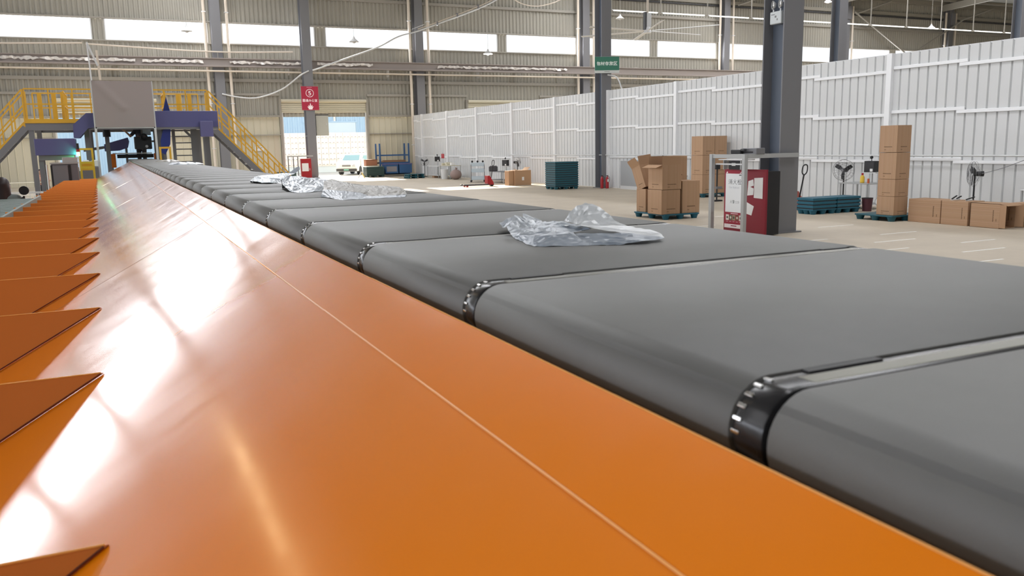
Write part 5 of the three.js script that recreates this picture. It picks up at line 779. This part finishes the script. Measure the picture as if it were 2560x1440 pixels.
// ---------- cables, lights and fan under the roof ----------
tag(b().tube([[7.0, 5.87, -61.0], [8.0, 5.66, -60.9], [9.21, 5.61, -60.8], [10.87, 6.16, -60.4], [12.17, 7.13, -59.7], [12.66, 7.38, -59.66]], 0.055, 60).mesh('sagging_cable', M.white), 'white cable sagging from the wall column to the red sign column', 'cable');
{ const g = tag(b().tube([[12.95, 7.42, -59.66], [13.4, 7.56, -59], [15.28, 8.24, -59], [17.46, 9.03, -59], [19.11, 9.84, -59.3], [20.8, 10.36, -60], [22.54, 10.99, -60], [27.09, 12.86, -60], [29.5, 14.7, -60]], 0.055, 90).mesh('cable_bundle', M.white), 'white cable bundle climbing from the red sign column up to the roof', 'cable'); b().tube([[20.8, 10.5, -59.95], [22.54, 11.14, -59.95], [27.09, 13.02, -59.95], [29.5, 14.85, -59.95]], 0.03, 50).mesh('second_cable', M.pipe, g); for (const [x, y] of [[22.3, 10.92], [23.9, 11.6], [25.6, 12.28]]) b().box(x - 0.04, x + 0.04, y - 0.1, y + 0.16, -60.08, -59.86).mesh('tie', M.greySteel, g); b().bar([20.4, 10.5, -60], [21.3, 10.85, -60], 0.04).mesh('loose_end', M.white, g); }
tag(b().tube([[28.2, 13.8, -61], [29.4, 13.0, -61], [30.8, 12.75, -61], [32.4, 13.05, -61], [34, 13.75, -61]], 0.035, 40).mesh('hanging_cable', M.pipe), 'thin cable hanging in a shallow bow below the roof, between two columns', 'cable');
tag(b().tube([[20.4, 5.06, -33.18], [20.75, 4.95, -33.0], [20.95, 4.5, -32.9], [20.98, 4.39, -32.88]], 0.03, 24).mesh('hose', M.galv), 'grey hose curling from under the green sign down the column', 'hose');
{
  const g = thing('ceiling_fan', 'large white ceiling fan with long thin blades, before the clerestory windows', 'ceiling fan', [25.8, 7.72, -38]);
  b().rod([0, 0.3, 0], [0, 8.6, 0], 0.06, 10).mesh('drop_pipe', M.pipe, g); b().box(-0.12, 0.16, 0.25, 0.95, -0.14, 0.14, 0.03).mesh('gearbox', M.white, g); b().box(-0.2, -0.12, 0.1, 1.0, -0.1, 0.1).mesh('bracket', M.darkGrey, g); b().rod([0, -0.05, 0], [0, 0.25, 0], 0.2, 20, 0.16).mesh('hub', M.galv, g);
  for (let k = 0; k < 6; k++) { const a = k * Math.PI / 3 + 0.12, q = new RoundedBoxGeometry(3.5, 0.03, 0.18, 1, 0.012); q.rotateX(0.25); q.translate(2.0, 0.05, 0); q.rotateY(a); b().add(q).mesh('blade', M.white, g); }
}
{
  const glow = std([0.9, 0.9, 0.88], 0.4, 0, { emissive: lin(1, 0.98, 0.92), emissiveIntensity: 0.9 });
  for (let k = 0; k < 11; k++) { const x = 26.2 + k * 3.35, g = thing('tube_light', `slim white tube light, ${ord(k + 1)} in the row from the green sign`, 'tube light', [x + 1.5, 9.42, -42]); b().box(-1.5, 1.5, -0.03, 0.03, -0.05, 0.05, 0.01).mesh('tube', glow, g); b().box(-1.55, -1.5, -0.02, 0.05, -0.04, 0.04).mesh('end_cap', M.galv, g); b().rod([-1.62, 0, 0], [-1.62, roofY(-42) - 9.42 - 0.02, 0], 0.035, 6).mesh('hanger', M.girt, g); b().box(-1.72, -1.5, -0.05, 0.0, -0.03, 0.03).mesh('joint', M.girt, g); areaLight('tube_light_glow', 0xfff6e6, 4, 3, 0.1, [x + 1.5, 9.37, -42], [0, -1, 0.0001]); }
}
[[4.16, 8.48, 'before the wall column by the platform'], [13.36, 8.21, 'before the window past the red sign column'], [21.94, 7.75, 'below the windows near the middle wall column', 1], [31.73, 10.31, 'just past the green sign column'], [61.85, 10.87, 'shining brightly at the far upper right', 2], [50.4, 12.34, 'at the very top beside the large column', 1]].forEach(([x, y, where, on]) => {
  const g = thing('pendant_lamp', `small bell pendant lamp on a thin wire, ${where}`, 'pendant lamp', [x, y, -50]);
  b().rod([0, 0.3, 0], [0, roofY(-50) - y, 0], 0.012, 5).mesh('wire', M.girt, g);
  const l = new THREE.LatheGeometry([[0.05, 0.3], [0.07, 0.2], [0.2, 0.08], [0.3, 0], [0.29, 0], [0.18, 0.07]].map((p) => new THREE.Vector2(...p)), 20); b().add(l).mesh('lamp_shade', M.white, g);
  const s = new THREE.SphereGeometry(0.13, 12, 8); s.translate(0, 0.04, 0); b().add(s).mesh('bulb', on ? std([1, 1, 1], 0.4, 0, { emissive: lin(1, 0.97, 0.9), emissiveIntensity: on * 1.5 }) : M.white, g);
  if (on) { const p = new THREE.PointLight(0xfff4e0, on * 25); p.name = 'pendant_lamp_light'; p.position.set(x, y + 0.04, -50); p.castShadow = true; scene.add(p); }
});
{ const g = thing('cross_bracing', 'steel cross bracing rods between the far wall columns at the upper right', 'bracing'); for (const [a, c] of [[[64.8, 13.9], [72.6, 9.9]], [[80.2, 13.9], [72.2, 9.9]], [[65.0, 13.7], [69.6, 15.1]], [[79.6, 13.7], [84.4, 15.1]], [[50.9, 13.8], [54.9, 15.1]], [[35.9, 13.8], [39.9, 15.1]]]) b().rod([...a, -60.9], [...c, -60.9], 0.08, 8).mesh('brace_rod', M.girt, g); for (const x of [64.25, 78.55]) b().box(x - 0.25, x + 0.25, 13.2, 14.4, -61.04, -60.9).mesh('gusset', M.steel, g); }
{ // warm strip lamps under the roof, mirrored in the slides as a soft yellow streak
  const glow = std([1, 0.9, 0.7], 0.4, 0, { emissive: lin(1, 0.78, 0.42), emissiveIntensity: 1.6 });
  for (let k = 0; k < 4; k++) { const z = -21.5 - k * 5.4, g = thing('strip_lamp', `warm strip lamp hanging under the roof above the platform side, ${ord(k + 1)} from the camera`, 'strip lamp', [-7.6, 12, z]); b().box(-0.16, 0.16, 0, 0.08, -2.4, 2.4, 0.02).mesh('lamp_housing', M.girt, g); b().box(-0.12, 0.12, -0.03, 0, -2.35, 2.35).mesh('lamp_tube', glow, g); for (const s of [-2, 2]) b().rod([0, 0.08, s], [0, roofY(z + s) - 12.02, s], 0.015, 5).mesh('hanger', M.girt, g); areaLight('strip_lamp_glow', 0xffd9a0, 4, 0.24, 4.7, [-7.6, 11.95, z], [0, -1, 0.0001]); }
}
// ---------- outside the doors ----------
{ const g = struct('ground_yard', 'bright concrete yard outside'); const q = new THREE.BoxGeometry(150, 0.3, 66); q.translate(36, -0.16, -97); const m = new THREE.Mesh(metricUV(clean(q), 1 / 5), std([0.5, 0.5, 0.48], 0.85)); m.name = 'paving'; m.receiveShadow = true; g.add(m); }
{
  const g = thing('blue_building', 'pale blue metal building outside the roller door', 'building');
  const m = std([0.34, 0.50, 0.68], 0.6); put(ribbed(-30, 62, 0, 6.6, -88, 0.5, 0.08), 'wall_sheet', m, g); b().box(-30, 62, 0, 6.55, -98, -88.1).mesh('wall', m, g); b().box(17.9, 23.2, 0, 4.75, -87.92, -87.85).mesh('pale_door', std([0.5, 0.62, 0.74], 0.5), g); b().box(17.7, 23.4, 4.75, 4.9, -87.92, -87.82).mesh('door_lintel', m, g); b().box(20.9, 21.1, 4.9, 6.6, -87.92, -87.82).mesh('downspout', M.white, g); b().box(-31, 63, 6.55, 6.75, -99, -87.6).mesh('roof_edge', M.galv, g);
}
{
  const tex = canvasTex(128, 96, (x, w, h) => { x.fillStyle = '#e6e2e4'; x.fillRect(0, 0, w, h); x.fillStyle = '#5d5354'; x.fillRect(14, 74, 34, 8); x.fillRect(76, 74, 34, 8); x.strokeStyle = '#b0a8a7'; x.strokeRect(1, 1, w - 2, h - 2); });
  const mat = std(0xffffff, 0.7, 0, { map: tex }), W = 0.66, H = 0.475;
  const plinth = thing('carton_plinth', 'low pale blue plinth under the white carton wall outside', 'plinth'); b().box(12.6, 21.9, 0, 0.55, -76.2, -74.9).mesh('plinth_body', std([0.55, 0.64, 0.74], 0.6), plinth); b().box(12.6, 21.9, 0.55, 0.62, -76.2, -74.85).mesh('top_boards', M.white, plinth);
  const rowN = ['lowest', 'second', 'third', 'fourth', 'fifth', 'top'];
  const c0 = thing('white_carton', 'white printed carton', 'cardboard box', [0, 0, 0], 0, 'white cartons stacked outside the roller door'); b().box(-W / 2 + 0.008, W / 2 - 0.008, 0.004, H - 0.004, -0.3, 0.3, 0.01).mesh('body', mat, c0);
  for (let r = 0; r < 6; r++) for (let c = 0; c < 14; c++) { const o = r + c ? copy(c0) : c0; o.position.set(12.95 + c * W, 0.62 + r * H, -75.2 + hash(r, c) * 0.04); o.userData.label = `white printed carton in the stack outside, ${rowN[r]} row, ${ord(c + 1)} column from the yellow stairs`; }
}
{ // white pickup outside the door, turned toward the hall
  const g = thing('pickup_truck', 'white pickup truck parked outside the roller door', 'pickup truck', [17.6, 0, -67.3], -0.55), w = std([0.82, 0.83, 0.84], 0.3), gl = std([0.25, 0.42, 0.5], 0.1);
  const side = [[2.3, 0.35], [2.38, 0.75], [2.25, 0.98], [1.2, 1.06], [0.55, 1.55], [-0.75, 1.6], [-0.95, 1.08], [-2.4, 1.05], [-2.45, 0.4]];
  b().ext(side, 1.5, new THREE.Matrix4().makeRotationY(-Math.PI / 2).setPosition(0.75, 0, 0), 0.07).mesh('body', w, g);
  b().tris([[[-0.68, 1.13, 1.25], [0.68, 1.13, 1.25], [0.6, 1.54, 0.7]], [[-0.68, 1.13, 1.25], [0.6, 1.54, 0.7], [-0.6, 1.54, 0.7]]].flat()).mesh('windshield', gl, g);
  for (const s of [-1, 1]) { b().tris([[[s * 0.83, 1.1, 0.95], [s * 0.83, 1.1, -0.7], [s * 0.83, 1.5, -0.6]], [[s * 0.83, 1.1, 0.95], [s * 0.83, 1.5, -0.6], [s * 0.83, 1.5, 0.5]]].flat()).mesh('side_window', std([0.25, 0.42, 0.5], 0.1, 0, { side: THREE.DoubleSide }), g); for (const z of [1.45, -1.5]) b().rod([s * 0.62, 0.34, z], [s * 0.86, 0.34, z], 0.34, 20).mesh('wheel', M.black, g); b().box(s * 0.45, s * 0.72, 0.68, 0.84, 2.38, 2.47, 0.02).mesh('headlight', M.chrome, g); b().box(s * 0.84, s * 1.0, 1.1, 1.24, 0.95, 1.05, 0.02).mesh('mirror', w, g); }
  b().box(-0.82, 0.82, 0.3, 0.5, 2.3, 2.5, 0.03).mesh('bumper', M.darkGrey, g); b().box(-0.35, 0.35, 0.66, 0.8, 2.41, 2.47, 0.02).mesh('grille', M.greySteel, g); b().box(-0.2, 0.2, 0.36, 0.46, 2.5, 2.51).mesh('number_plate', std([0.2, 0.5, 0.4], 0.5), g);
}
{ const g = thing('notice', 'small white notice on the cream wall between stairs and roller door', 'notice', [9.35, 2.0, -61.9]); b().box(-0.3, 0.3, 0, 0.32, -0.02, 0.01, 0.003).mesh('board', M.paper, g); b().box(-0.2, 0.2, 0.2, 0.24, 0.01, 0.012).mesh('print', M.greySteel, g); }

renderer.render(scene, camera);
